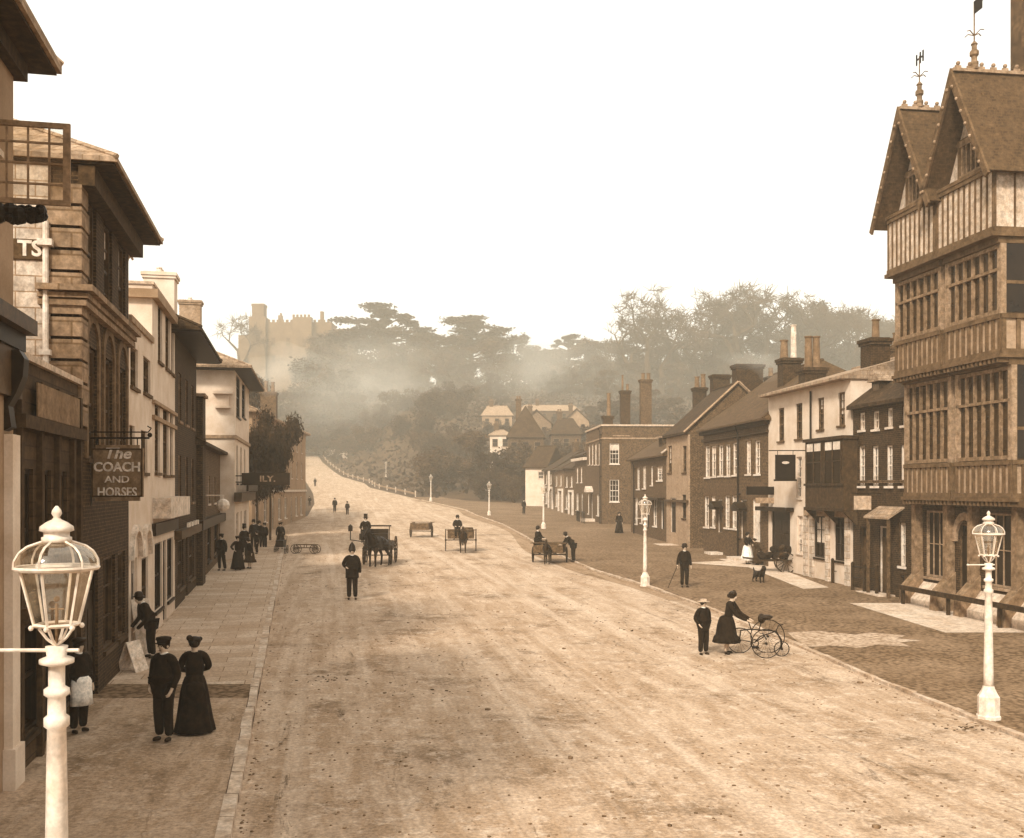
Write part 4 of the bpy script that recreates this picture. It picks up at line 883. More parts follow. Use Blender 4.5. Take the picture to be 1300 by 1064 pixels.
# near side wall of the upper storeys
sd = MB(); sd.box(W-.018, W+.03, .13, 9, H1+.01, H3); sd.build('side_wall', brick_mid, h.root)
framed('side_panels', W-.3, W+.035, .125, 9, H3+.005, HE+.2, 1, h.root, side=True, panel=stucco)
mb = MB()
for y0, z0, z1 in ((.5,9.6,11.6),(.5,5.2,7.9),(2.3,9.6,11.6),(2.3,5.2,7.9)):
    mb.box(W+.03, W+.09, y0, y0+1.3, z0, z0+.1); mb.box(W+.03, W+.09, y0, y0+1.3, z1, z1+.1); [mb.box(W+.031, W+.088, y, y+.08, z0+.1, z1) for y in (y0, y0+.6, y0+1.22)]
mb.build('side_window_frame', white_old, h.root)
mb = MB(); mb.box(W+.0305, W+.034, .2, 8, 9.7, 11.6); mb.box(W+.0305, W+.034, .2, 8, 5.3, 7.9); mb.build('side_pane', pane_m, h.root)
mb = MB(); mb.box(W-3.2, W-2.3, 1.5, 3.2, HE, 26); mb.box(W-3.3, W-2.2, 1.4, 3.3, 24, 24.5); mb.build('chimney', brick_mid, h.root)
# lower neighbour roofed porch gable seen at the frame edge
mb = MB(); mb.box(W+.035, full, .15, 6, H1-.01, 5.2); mb.build('lower_wing', brick_dark, h.root)
mb = MB(); mb.extr([(1.2, 12.9), (3.6, 12.9), (2.4, 14.1)], W+.04, W+1.4, 'x'); mb.box(W+.04, W+1.4, 1.35, 3.4, 12.2, 12.9); mb.build('side_gablet', wood_d, h.root)
# rail along the plinth
rl = empty('plinth_rail', (h.A.x, h.A.y, h.z0), h.root.rotation_euler.z, 'dark timber guard rail along the pale plinth of the timber framed bank', 'railing')
mb = MB(); mb.box(-.1, full, -1.0, -.9, .68, .84); mb.build('rail', wood_d, rl); mb = MB(); each('post', wood_d, rl, [(x, x+.1, -.898, -.8, -.5, .8) for x in (.3,3.2,6,9,12)])
# ---------------------------------------------------------------- street lamps
M_lamp = glassmat('lamp_glass', .93, refl=.12)
def make_lamp(label, ph=3.06, pr=.055, arm=True):
    """fluted post, ladder bar and six sided lantern; 0,0,0 at the foot, total height ph + .84"""
    r = empty('street_lamp', (0,0,0), 0, label, 'street lamp', 'white gas lamps along the street')
    mb = MB(); mb.lathe([(.22,0),(.22,.06),(.2,.08),(.2,.42),(.17,.46),(.12,.56),(.1,.62)], 8); mb.build('base', white, r)
    mb = MB(); mb.lathe([(.095,.58),(.088,.9),(.07,ph*.7),(pr+.008,ph-.58),(pr+.03,ph-.56),(pr+.03,ph-.5),(pr+.006,ph-.48),(pr+.004,ph-.36),(pr+.03,ph-.34),(pr+.03,ph-.3),(pr,ph-.28),(pr,ph-.14),(pr+.06,ph-.12),(pr+.06,ph-.09),(pr+.01,ph-.07),(pr+.02,ph)], 14); mb.build('post', white, r, True)
    mb = MB()
    if arm: mb.tube((-.42,0,ph-.03),(.12,0,ph-.03),.014,n=6); mb.ball((-.42,0,ph-.03),.024); mb.build('ladder_bar', white, r)
    z = ph; n = 6
    mb = MB()
    def c(rad, k, zz): a = math.pi/6+k*math.pi/3; return (rad*math.cos(a), rad*math.sin(a), zz)
    for k in range(n):
        mb.path([(0,0,z-.0),c(.06,k,z+.05),c(.115,k,z+.13)], .01, 4)                    # crown bracket
        mb.tube(c(.145,k,z+.15), c(.235,k,z+.53), .0105, n=4)                     # corner bars
        mb.tube(c(.145,k,z+.15), c(.145,k+1,z+.15), .014, n=4); mb.tube(c(.245,k,z+.54), c(.245,k+1,z+.54), .016, n=4); mb.ball(c(.165,k,z+.135), .02, n=6, m=4)
    mb.ring((0,0,z+.55), .272, .016, 'z', 24, 5)
    dome = [(.275,.56),(.272,.60),(.24,.66),(.19,.70),(.12,.725),(.09,.735)]
    for k in range(n): mb.path([c(q, k, z+e) for q, e in dome], .0095, 4)
    mb.build('lantern_frame', white, r)
    mb = MB()
    for k in range(n): mb.quad(c(.143,k,z+.155), c(.143,k+1,z+.155), c(.233,k+1,z+.53), c(.233,k,z+.53))
    mb.build('glass', M_lamp, r)
    mb = MB(); nn = 24; mb.v = []; 
    for q, e in dome: 
        for i in range(nn): a = 2*math.pi*i/nn; mb.v.append((q*.985*math.cos(a), q*.985*math.sin(a), z+e-.003))
    for j in range(len(dome)-1):
        for i in range(nn): mb.f.append((j*nn+i, j*nn+(i+1)%nn, (j+1)*nn+(i+1)%nn, (j+1)*nn+i))
    mb.build('dome', M_lamp, r, True)
    mb = MB(); mb.lathe([(.10,.73),(.10,.765),(.085,.77),(.085,.80),(.115,.81),(.11,.84),(.07,.87),(.03,.89),(.02,.905),(.035,.93),(.03,.955),(.008,.985)], 16, (0,0,z-.0)); mb.build('finial', white, r, True)
    mb = MB(); mb.tube((0,0,z),(0,0,z+.3),.012); mb.ball((0,0,z+.33),.022); mb.tube((-.05,0,z+.26),(.05,0,z+.26),.006); mb.build('burner', stone_mid, r)
    return r
L1 = make_lamp('white street lamp at the right kerb in the foreground before the timber bank', ph=2.93)
p = gp(1255, 917); p = Vector((p.x, p.y)); L1.location = (p.x, p.y, gz(*p)+.06); L1.rotation_euler.z = R(8)
lampz = {}
for (px, py, top, lab) in ((819, 745, 628, 'second white street lamp on the right, left of the man with a stick'),
    (690, 672, 613, 'white street lamp behind the donkey cart'), (621, 655, 611, 'fourth white street lamp out, before the dark thicket at the bend'),
    (547, 637, 602, 'fifth street lamp, standing alone on the bend of the road'), (490, 607, 586, 'farthest street lamp up the hill road by the white fence')):
    q = gp(px, py); c_ = copy_tree(L1, (q.x, q.y, q.z), R(random.uniform(0,60)), lab)
    c_.scale = (1,1,((py-top)*q.y/F)/3.9)
L0 = make_lamp('large white gas lamp close to the camera at lower left, dome glazed', ph=zY(793,7.2)-.12-.15, arm=True)
L0.location = ((72-650)*7.2/F, 7.2, .12); L0.rotation_euler.z = R(0)
for ch in L0.children:
    if ch.name.startswith('ladder'): ch.scale = (1.3,1,1)
L0['label'] = 'large white gas lamp nearest the camera at the lower left'
# ---------------------------------------------------------------- people
def skin(name, pts, edges, m, parent, sub=1, root=0):
    """pts: {key: (x,y,z,r)}; one continuous surface grown over the bones"""
    keys = list(pts); ix = {k: i for i, k in enumerate(keys)}
    me = bpy.data.meshes.new(name); me.from_pydata([pts[k][:3] for k in keys], [(ix[a], ix[b]) for a, b in edges], [])
    o = bpy.data.objects.new(name, me); col.objects.link(o)
    o.modifiers.new('s', 'SKIN'); 
    for i, k in enumerate(keys):
        sv = me.skin_vertices[0].data[i]; r_ = pts[k][3]; sv.radius = (r_, pts[k][4] if len(pts[k]) > 4 else r_); sv.use_root = (i == root)
    sb_ = o.modifiers.new('u', 'SUBSURF'); sb_.levels = sub; sb_.render_levels = sub
    o.modifiers['s'].use_smooth_shade = True
    bpy.context.view_layer.update(); dg = bpy.context.evaluated_depsgraph_get()
    m2 = bpy.data.meshes.new_from_object(o.evaluated_get(dg)); bpy.data.objects.remove(o); bpy.data.meshes.remove(me)
    m2.materials.clear(); m2.materials.append(m); m2.polygons.foreach_set('use_smooth', [True]*len(m2.polygons)); m2.name = name
    return link(name, m2, parent)
def person(label, loc, rz=0, ht=1.72, female=False, pose=None, top=cloth_d, bottom=cloth_d, hat='cap', hatm=None, skirt=None, apron=None, lean=0, detail=False, coat=True, group=None, hair=hair_m, seat=False, stout=1.28):
    """faces -Y before rotation"""
    root = empty('person', loc, rz, label, 'person', group, ht/1.75)
    J = dict(pel=(0,0,.95), belly=(0,-.01,1.1), chest=(0,0,1.32), nb=(0,.015,1.46), nk=(0,.0,1.53), hd=(0,-.015,1.63), ht=(0,.0,1.69), nose=(0,-.115,1.625),
        shR=(-.18,0,1.42), elR=(-.25,.03,1.15), wrR=(-.26,-.05,.9), shL=(.18,0,1.42), elL=(.25,.03,1.15), wrL=(.26,-.05,.9),
        hiR=(-.09,0,.92), knR=(-.1,-.02,.5), anR=(-.1,.02,.09), toR=(-.13,-.13,.045), hiL=(.09,0,.92), knL=(.1,-.02,.5), anL=(.1,.02,.09), toL=(.13,-.13,.045))
    J.update(pose or {}); J = {k: Vector(v) for k, v in J.items()}
    if seat:
        for s_ in 'RL':
            x = -.11 if s_ == 'R' else .11
            J['kn'+s_] = Vector((x,-.46,.9)); J['an'+s_] = Vector((x,-.5,.48)); J['to'+s_] = Vector((x,-.64,.43))
    if lean:
        M_ = Matrix.Translation((0,0,.95)) @ Matrix.Rotation(R(lean), 4, 'X') @ Matrix.Translation((0,0,-.95))
        keep = set(['pel','hiR','hiL','knR','knL','anR','anL','toR','toL']) | set(pose or {}) - {'hd','nk'}
        for k in J:
            if k not in keep: J[k] = M_ @ J[k]
    up = (J['hd']-J['nk']).normalized()
    g = lambda k, *r: (*J[k], *r)
    if not J['nose'].length or (pose and ('hd' in pose)): J['nose'] = J['hd']+Vector((0,-.1,0))
    # body: head, neck, torso, arms with hands and fingers, legs
    B = dict(pel=g('pel',.10), chest=g('chest',.12,.09), nb=g('nb',.07), nk=g('nk',.052), hd=g('hd',.088), ht=g('ht',.075), nose=g('nose',.016),
        chin=(*(J['hd']+Vector((0,-.055,-.07))), .042))
    E = [('pel','chest'),('chest','nb'),('nb','nk'),('nk','hd'),('hd','ht'),('hd','nose'),('nk','chin')]
    for s_, sx in (('R',-1), ('L',1)):
        B['sh'+s_] = g('sh'+s_,.05); B['el'+s_] = g('el'+s_,.036); B['wr'+s_] = g('wr'+s_,.024); E += [('nb','sh'+s_),('sh'+s_,'el'+s_),('el'+s_,'wr'+s_)]
        d = (J['wr'+s_]-J['el'+s_]).normalized(); q = Vector((1,0,0)) if abs(d.x) < .7 else Vector((0,1,0)); q = (q-d*q.dot(d)).normalized(); n_ = d.cross(q)
        q2 = n_ if abs(q.x) > .7 else q   # fingers spread fore and aft when the arm hangs
        q2 = n_; cu = q*(-sx)
        pm_ = J['wr'+s_]+d*.07; B['pa'+s_] = (*pm_, .028, .02); E.append(('wr'+s_,'pa'+s_))
        if detail:
            for i, (of, ln) in enumerate(((-.027,.07),(-.009,.08),(.009,.076),(.027,.058))):
                a = pm_+d*.02+q2*of; b = a+d*ln*.55+cu*.008; c = b+d*ln*.35+cu*.03
                B[f'f{s_}{i}a'] = (*a,.009); B[f'f{s_}{i}b'] = (*b,.0085); B[f'f{s_}{i}c'] = (*c,.007); E += [('pa'+s_,f'f{s_}{i}a'),(f'f{s_}{i}a',f'f{s_}{i}b'),(f'f{s_}{i}b',f'f{s_}{i}c')]
            a = J['wr'+s_]+d*.035-q2*.03; b = a+d*.035-q2*.02+cu*.01; B[f't{s_}a'] = (*a,.011); B[f't{s_}b'] = (*b,.009); E += [('wr'+s_,f't{s_}a'),(f't{s_}a',f't{s_}b')]
        else:
            B['ft'+s_] = (*(pm_+d*.07+cu*.015), .018, .012); E.append(('pa'+s_,'ft'+s_))
        B['hi'+s_] = g('hi'+s_,.085); B['kn'+s_] = g('kn'+s_,.055); B['an'+s_] = g('an'+s_,.036); E += [('pel','hi'+s_),('hi'+s_,'kn'+s_),('kn'+s_,'an'+s_)]
    skin('body', B, E, skin_m, root, 1)
    # jacket
    st = stout; cl = {k: v for k, v in dict(pel=g('pel',.155*st,.125*st), belly=g('belly',.15*st,.125*st), chest=g('chest',.165*st,.125*st), nb=g('nb',.09), shR=g('shR',.088), shL=g('shL',.088), elR=g('elR',.07), elL=g('elL',.07), wrR=g('wrR',.052), wrL=g('wrL',.052)).items()}
    if female: cl['belly'] = g('belly',.128*st,.125); cl['pel'] = g('pel',.15*st,.14)
    else: cl['tail'] = (*(J['pel']+Vector((0,-.01 if seat else 0,-.06 if seat else -.22))), .185*st, .15*st)
    e = [('pel','belly'),('belly','chest'),('chest','nb'),('nb','shR'),('nb','shL'),('shR','elR'),('elR','wrR'),('shL','elL'),('elL','wrL')]+([] if female else [('pel','tail')])
    skin('jacket' if not female else 'bodice', cl, e, top, root, 1)
    if skirt is not None:
        mb = MB(); L_ = .97-skirt; pr = [(.1,.09),(.165,.05),(.2,-.05),(.235,-.2),(.27,-.45),(.31,-L_*.75),(.36,-L_)]
        mb.lathe([(r_*(.9+.1*st), .99+z_) for r_, z_ in pr], 40, (0,.02,0), rx=1, ry=1.05, fold=.055, nf=11); 
        if detail: mb.lathe([(.05,.98),(.16,.93),(.19,.8),(.12,.62),(.02,.55)], 14, (0,.17,0))     # bustle
        mb.build('skirt', bottom, root, True)
        if apron: 
            mb = MB(); n = 12; zs_ = [1.0,.9,.7,.45,skirt+.08]; rs_ = [.15,.205,.262,.3,.335]
            for zq, rq in zip(zs_, rs_):
                for i in range(n): a = R(-170+160*i/(n-1)); mb.v.append((rq*math.cos(a)*1.02, .02+rq*1.08*math.sin(a), zq))
            for j in range(len(zs_)-1):
                for i in range(n-1): mb.f.append((j*n+i, j*n+i+1, (j+1)*n+i+1, (j+1)*n+i))
            ap = mb.build('apron', apron, root, True); so_ = ap.modifiers.new('t','SOLIDIFY'); so_.thickness = .012
    else:
        T = {k: g(k, r_) for k, r_ in dict(pel=.15, hiR=.118, hiL=.118, knR=.09, knL=.09, anR=.076, anL=.076).items()}
        skin('trousers', T, [('pel','hiR'),('pel','hiL'),('hiR','knR'),('hiL','knL'),('knR','anR'),('knL','anL')], bottom, root, 1)
        if apron:
            mb = MB(); n = 10
            for zq, rq in ((1.08,.18),(.98,.225),(.75,.235),(.55,.25)):
                for i in range(n): a = R(-165+150*i/(n-1)); mb.v.append((rq*math.cos(a)*.95, rq*math.sin(a), zq))
            for j in range(3):
                for i in range(n-1): mb.f.append((j*n+i, j*n+i+1, (j+1)*n+i+1, (j+1)*n+i))
            ap = mb.build('apron', apron, root, True); so_ = ap.modifiers.new('t','SOLIDIFY'); so_.thickness = .012
    for s_ in 'RL':
        skin('shoe', {'h': (*(J['an'+s_]+Vector((0,.02,-.045))), .045), 'b': (*((J['an'+s_]+J['to'+s_])/2+Vector((0,0,-.01))), .045), 't': (*J['to'+s_], .035)}, [('h','b'),('b','t')], dark_p, root, 1)
    c = J['hd']; 
    mb = MB(); mb.ball((c.x, c.y+.018, c.z+.035), .101, n=12, m=8, sy=1.05)
    if female: mb.ball((c.x, c.y+.12, c.z+.03), .06)
    hm = mb.build('hair', hair, root, True)
    if detail:
        mb = MB(); [mb.ball((c.x+q, c.y-.088, c.z+.012), .011, n=6, m=4) for q in (-.034,.034)]; mb.box(c.x-.025,c.x+.025,c.y-.094,c.y-.082,c.z-.062,c.z-.055); mb.build('eyes', hair_m, root)
        mb = MB(); [mb.ball((c.x+q, c.y+.0, c.z), .022, sx=.5, n=6, m=5) for q in (-.092,.092)]; mb.build('ears', skin_m, root)
    if not female: mb = MB(); nb_ = J['nb']; mb.lathe([(.066,-.02),(.07,.035),(.062,.04)], 12, (nb_.x, nb_.y-.01, nb_.z+.03)); mb.build('collar', cloth_w, root)
    z = c.z+.065; mb = MB(); hmt = hatm or dark_p
    if hat == 'cap': mb.lathe([(.108,-.02),(.112,.03),(.135,.06),(.125,.09),(.06,.105),(.01,.107)], 16, (c.x, c.y+.01, z)); mb.lathe([(.09,.0),(.1,.012)], 12, (c.x, c.y-.075, z-.01), ry=.75)
    elif hat == 'bowler': mb.lathe([(.16,.005),(.165,.02),(.112,.018),(.112,.07),(.095,.12),(.05,.145),(.01,.15)], 18, (c.x, c.y+.01, z-.01))
    elif hat == 'top': mb.lathe([(.165,.01),(.168,.022),(.108,.02),(.1,.1),(.106,.21),(.104,.215),(.01,.216)], 18, (c.x, c.y+.01, z-.01))
    elif hat == 'helmet': mb.lathe([(.15,-.0),(.12,.02),(.11,.1),(.085,.18),(.045,.24),(.02,.26),(.025,.285),(.005,.3)], 16, (c.x, c.y+.01, z-.02))
    elif hat == 'straw': mb.lathe([(.2,.015),(.2,.03),(.105,.03),(.1,.1),(.01,.105)], 18, (c.x, c.y+.01, z-.01))
    elif hat == 'bonnet':
        mb.lathe([(.11,-.03),(.12,.02),(.1,.07),(.03,.09),(.01,.09)], 16, (c.x, c.y+.02, z)); mb.ball((c.x-.1,c.y,z+.035),.045); mb.ball((c.x+.09,c.y+.01,z+.06),.06); mb.ball((c.x+.02,c.y+.06,z+.05),.05)
    if hat: mb.build('hat', hmt, root, True)
    return root, J
FRONT = 0.0; BACK = math.pi
def P(label, px, py, hpx, rz=0, dz=0, **k):
    q = gp(px, py); ht = k.pop('ht', None) or hpx*q.y/F
    z = q.z + (.12 if q.x < XL(q.y)-.1 and q.y < 64 else 0) + (.06 if q.x > XR(q.y)+.1 and q.y < 158 else 0)
    return person(label, (q.x, q.y, z+dz), rz, ht, **k)
hand_pock = dict(elR=(-.28,.08,1.16), wrR=(-.2,-.06,.98), elL=(.28,.08,1.16), wrL=(.2,-.06,.98))
P('man in flat cap and long jacket beside a woman in black at lower left', 208, 951, 130, R(-20), detail=True, hat='cap', hatm=cloth_d, pose=dict(elR=(-.27,.06,1.17), wrR=(-.2,-.1,.97), elL=(.26,.05,1.16), wrL=(.22,-.07,.93)), stout=1.3)
P('woman in full black dress and trimmed bonnet standing on the pavement at lower left', 247, 938, 119, R(200), detail=True, female=True, skirt=.015, hat='bonnet', pose=dict(elR=(-.27,.02,1.2), wrR=(-.1,-.2,1.12), elL=(.27,.02,1.2), wrL=(.1,-.2,1.12)), stout=1.28)
P('shop keeper in dark clothes and white apron standing in the shadowed doorway', 100, 940, 118, R(60), hat='cap', apron=cloth_w)
P('stooping man in dark clothes on the pavement outside the inn doorway', 192, 842, 70, R(-50), ht=1.7, lean=28, hat='bowler', top=cloth_b, pose=dict(wrR=(-.2,-.45,.8), wrL=(.2,-.45,.8), elR=(-.25,-.2,1.05), elL=(.25,-.2,1.05)))
P('uniformed man in a tall helmet standing in the middle of the road', 447, 762, 66, R(10), hat='helmet', pose=dict(elR=(-.3,.05,1.2), wrR=(-.2,-.18,1.12), anR=(-.1,.0,.09), knL=(.1,-.06,.5), anL=(.11,-.04,.09)), stout=1.5)
P('small boy with light banded hat and dark suit standing by the kerb', 893, 832, 70, R(25), hat='straw', hatm=straw, pose=hand_pock)
P('woman in dark coat and knee skirt leaning to hold the tricycle', 923, 831, 80, R(62), female=True, skirt=.32, hat='bonnet', lean=14, stout=1.1, pose=dict(elR=(-.24,-.35,1.12), wrR=(-.16,-.62,1.0), elL=(.24,-.3,1.12), wrL=(.14,-.6,1.0)))
pr_, J = P('man in dark suit leaning on a walking stick on the right cobbles', 869, 748, 54, R(10), hat='bowler', pose=dict(elR=(-.28,.0,1.15), wrR=(-.34,-.1,.93)))
mb = MB(); mb.tube((-.36,-.14,.9), (-.78,-.2,.02), .016, n=6); ws = mb.build('walking_stick', wood_d); ws.location = pr_.location; ws.rotation_euler = pr_.rotation_euler; ws.scale = pr_.scale; tag(ws, 'long walking stick held out by the man on the right cobbles', 'walking stick')
P('woman in dark blouse and bright white apron outside the long brick house', 949, 718, 38, R(40), female=True, skirt=.2, bottom=cloth_w, hat='bonnet', ht=1.62, pose=dict(elR=(-.33,-.05,1.25), wrR=(-.2,-.2,1.1), elL=(.33,-.05,1.25), wrL=(.2,-.2,1.1)))
P('bending figure in grey beside the laden handcart near the inn', 962, 719, 30, R(-80), ht=1.4, female=True, skirt=.1, bottom=cloth_g, top=cloth_g, hat=None, lean=20)
P('woman in black cloak before the arched doorway far down the right side', 786, 678, 23, R(0), female=True, skirt=.03, ht=1.62, hat='bonnet', stout=1.2)
P('dark figure walking beside the white cottage far down the street', 665, 654, 23, R(30), hat='bowler', ht=1.72)
P('man in dark jacket at the left of the pavement group', 281, 728, 45, R(-15), hat='cap', ht=1.72, pose=dict(anL=(.2,.02,.09), knL=(.15,-.02,.5)))
P('woman in dark shawl with hand on hip in the left pavement group', 302, 727, 40, R(20), female=True, skirt=.05, ht=1.6, hat='bonnet', pose=dict(elR=(-.36,0,1.2), wrR=(-.2,-.1,1.05)))
P('girl in brown skirt leaning right in the left pavement group', 317, 725, 36, R(-40), female=True, skirt=.35, ht=1.45, hat='bowler', bottom=cloth_g, top=cloth_b, lean=10)
P('man in a broad hat at the back of the left pavement group', 322, 700, 45, R(0), hat='bowler', ht=1.75, stout=1.2)
P('stout man with a dark coat behind the left pavement group', 329, 697, 42, R(30), hat='bowler', ht=1.7, stout=1.25)
P('man at the right end of the knot of people by the kerb', 336, 697, 36, R(-25), hat='cap', ht=1.6, top=cloth_b)
P('tall man in a dark overcoat between the pavement group and the ivy', 310, 712, 40, R(40), hat='top', ht=1.75, stout=1.3)
P('boy in cap in front of the men at the back of the pavement knot', 326, 706, 30, R(-60), hat='cap', ht=1.3)
P('nursemaid in dark dress standing behind a perambulator at the kerb', 356, 700, 33, R(10), female=True, skirt=.15, hat='bonnet', ht=1.6)
P('man walking in the road left of the horse drawn carriage', 425, 651, 22, R(0), hat='cap', ht=1.7, pose=dict(knL=(.1,-.12,.5), anL=(.1,-.1,.12)))
P('short hazy figure walking behind the man left of the carriage', 441, 654, 18, R(0), hat='cap', ht=1.5, top=cloth_g)
P('child in the road before the pale terrace', 393, 643, 12, R(0), hat='cap', ht=1.3)
P('distant walker on the rise beside the terrace end', 400, 618, 15, R(0), hat='cap', ht=1.7)
# ---------------------------------------------------------------- wheels, carts, animals
def wheel(name, parent, c, rad, n=12, m=wood_d, w_=.05, spoke=.014, tyre=.028):
    mb = MB(); mb.ring((0,0,0), rad-tyre, tyre, 'x', 32, 6); wh = mb.build(name, iron if tyre < .02 else m, parent); wh.location = c
    mb = MB(); mb.tube((-w_,0,0),(w_,0,0), max(.03, rad*.1), n=10)
    mb.build('hub', m, wh); mb = MB()
    for i in range(n):
        a = 2*math.pi*i/n; mb.tube((0, rad*.08*math.cos(a), rad*.08*math.sin(a)), (0,(rad-tyre)*math.cos(a),(rad-tyre)*math.sin(a)), spoke, n=4)
    mb.build('spokes', iron if tyre < .02 else m, wh); return wh
def horse(label, loc, rz, scale=1.0, m=horse_m, cat='horse', step=0):
    r = empty(cat, loc, rz, label, cat, None, scale)
    p = dict(belly=(0,0,1.12,.29,.27), chest=(0,-.52,1.14,.25,.27), rump=(0,.5,1.2,.26,.25), tailb=(0,.74,1.24,.1), nb=(0,-.78,1.36,.17), nm=(0,-.98,1.6,.125), poll=(0,-1.1,1.8,.095), face=(0,-1.28,1.66,.088), muz=(0,-1.45,1.46,.062),
        eL=(.07,-1.08,1.93,.025), eR=(-.07,-1.08,1.93,.025))
    e = [('belly','chest'),('belly','rump'),('rump','tailb'),('chest','nb'),('nb','nm'),('nm','poll'),('poll','face'),('face','muz'),('poll','eL'),('poll','eR')]
    for s_, x in (('L',.17),('R',-.17)):
        st = step if s_ == 'L' else -step
        p.update({'s'+s_: (x,-.56,.92,.12), 'k'+s_: (x,-.6-st,.5,.055), 'f'+s_: (x,-.58-st,.13,.04), 'h'+s_: (x,-.63-st,.05,.058),
            't'+s_: (x,.48,.98,.16), 'o'+s_: (x,.72+st,.52,.058), 'g'+s_: (x,.66+st,.13,.042), 'q'+s_: (x,.6+st,.05,.058), 'u'+s_: (x,.46,.74,.09)})
        e += [('chest','s'+s_),('s'+s_,'k'+s_),('k'+s_,'f'+s_),('f'+s_,'h'+s_),('rump','t'+s_),('t'+s_,'u'+s_),('u'+s_,'o'+s_),('o'+s_,'g'+s_),('g'+s_,'q'+s_)]
    skin('body', p, e, m, r, 2)
    mb = MB(); mb.path([(0,.8,1.26),(0,.92,1.1),(0,.95,.8),(0,.93,.5)], .05, 6); mb.build('tail', mane_m, r)
    mb = MB(); [mb.ball((0,-.74-.36*k,1.52+.42*k), .055, sx=.5, n=6, m=4) for k in [i/7 for i in range(8)]]; mb.build('mane', mane_m, r)
    mb = MB(); mb.ring((0,-.7,1.27), .27, .05, 'y', 20, 6); mb.tube((-.26,-.66,1.12),(-.32,.9,1.0),.02,n=4); mb.tube((.26,-.66,1.12),(.32,.9,1.0),.02,n=4); mb.ring((0,-.1,1.13),.295,.02,'y',18,4)
    mb.ring((0,-1.36,1.56),.08,.01,'y',10,4); [mb.box(x,x+.015,-1.3,-1.18,1.7,1.8) for x in (-.105,.09)]; mb.build('harness', iron, r)
    return r
# carriage with tall seat, horse in front, driver in a top hat
q = gp(487, 722); cy = q.y+2.6; cxx = (481-650)*cy/F; cz = gz(cxx, cy)
TR = R(0)
cr = empty('carriage', (cxx, cy, cz), TR, 'dark high seated horse carriage with a lamp and large wheels in the road', 'carriage')
wheel('wheel', cr, (.78,.9,.72), .72); wheel('wheel', cr, (-.78,.9,.72), .72); wheel('wheel', cr, (.7,-.55,.5), .5); wheel('wheel', cr, (-.7,-.55,.5), .5)
mb = MB(); mb.extr([(-.9,.75),(1.4,.75),(1.5,1.15),(.9,1.2),(.55,1.0),(-.1,1.0),(-.3,1.3),(-.85,1.25)], -.62, .62, 'x'); mb.build('body', dark_p, cr)
mb = MB(); mb.box(-.9,.55,-.85,-.35,1.3,1.62); mb.box(-.9,.55,-.38,-.32,1.62,1.85); mb.box(-.9,.62,.2,.3,1.95,2.02); [mb.box(x,x+.04,.22,.28,1.0,1.95) for x in (-.85,.5)]; mb.build('seat', dark_p, cr)
mb = MB(); [mb.tube((x,-.7,.8),(x*.8,-3.4,1.0),.03) for x in (-.45,.45)]; mb.tube((-.75,-.55,.5),(.75,-.55,.5),.03); mb.tube((-.78,.9,.72),(.78,.9,.72),.03); mb.build('shafts', wood_d, cr)
mb = MB(); mb.box(-1.45,-1.25,-.95,-.75,1.75,2.0); mb.tube((-1.35,-.85,1.3),(-1.35,-.85,1.75),.025); mb.tube((-1.35,-.85,1.3),(-.6,-.85,1.2),.025); mb.lathe([(.12,0),(.02,.1)],8,(-1.35,-.85,2.0)); mb.build('lamp', iron, cr)
hz = cr.matrix_basis
def onto(M_, v): w_ = Matrix.Translation(M_[0]) @ Matrix.Rotation(M_[1], 4, 'Z') @ Vector(v); return tuple(w_)
base = (Vector((cxx,cy,cz)), TR)
horse('dark horse with blinkers harnessed to the high carriage', onto(base, (.25,-2.0,0)), R(-20), 1.08, step=.06)
sp = dict(elR=(-.26,-.1,1.17), wrR=(-.14,-.36,1.12), elL=(.26,-.1,1.17), wrL=(.14,-.36,1.12))
person('driver in a top hat holding the reins of the high carriage', onto(base, (-.62,-.5,1.62-.85)), TR, 1.72, hat='top', seat=True, pose=sp, stout=1.1)
# two wheeled cart with driver facing us
q = gp(585, 705)
def cart2(label, loc, rz, rad=.62, wd=.85, m=wood_m, load=None, shaft=2.2, low=False):
    r = empty('cart', loc, rz, label, 'cart')
    wheel('wheel', r, (wd,0,rad), rad, 12, wood_d); wheel('wheel', r, (-wd,0,rad), rad, 12, wood_d)
    z = rad+.12; mb = MB(); b = wd-.12
    mb.box(-b,b,-.9,.9,z,z+.06); mb.build('floor', m, r)
    mb = MB(); mb.box(-b,-b+.04,-.9,.9,z+.06,z+.5); mb.box(b-.04,b,-.9,.9,z+.06,z+.5); mb.box(-b+.04,b-.04,-.9,-.86,z+.06,z+.42); mb.box(-b+.04,b-.04,.86,.9,z+.06,z+.5); mb.box(-b-.16,b+.16,-.93,-.5,z+.501,z+.54); mb.build('sides', m, r)
    mb = MB(); mb.tube((-wd,0,rad),(wd,0,rad),.035); [mb.tube((x,-.8,z-.03),(x*.85,-.9-shaft,z+.12),.03) for x in (-.42,.42)]; mb.build('shafts', wood_d, r); return r
q = gp(585, 700); cart2('two wheeled market cart facing the camera with its driver seated', q, R(3), rad=.68, wd=.92)
base = (q.copy(), R(3)); horse('pony between the shafts of the centre market cart', onto(base, (.12,-1.9,0)), R(3), .82, horse_b, step=.04)
person('driver in a bowler hat seated on the centre market cart', onto(base, (-.2,-.45,1.3-.85)), R(3), 1.7, hat='bowler', seat=True, pose=sp)
cr2 = mb = MB(); mb.lathe([(.28,0),(.34,.5),(.3,.55)], 10); ba = mb.build('basket', wood_m); ba.location = onto(base, (.42,-.1,.9)); tag(ba, 'wicker basket standing in the centre market cart', 'basket')
# small cart standing behind
q = gp(535, 682); cart2('small empty tilted cart left of the centre market cart', q, R(175), rad=.45, wd=.8, shaft=1.6)
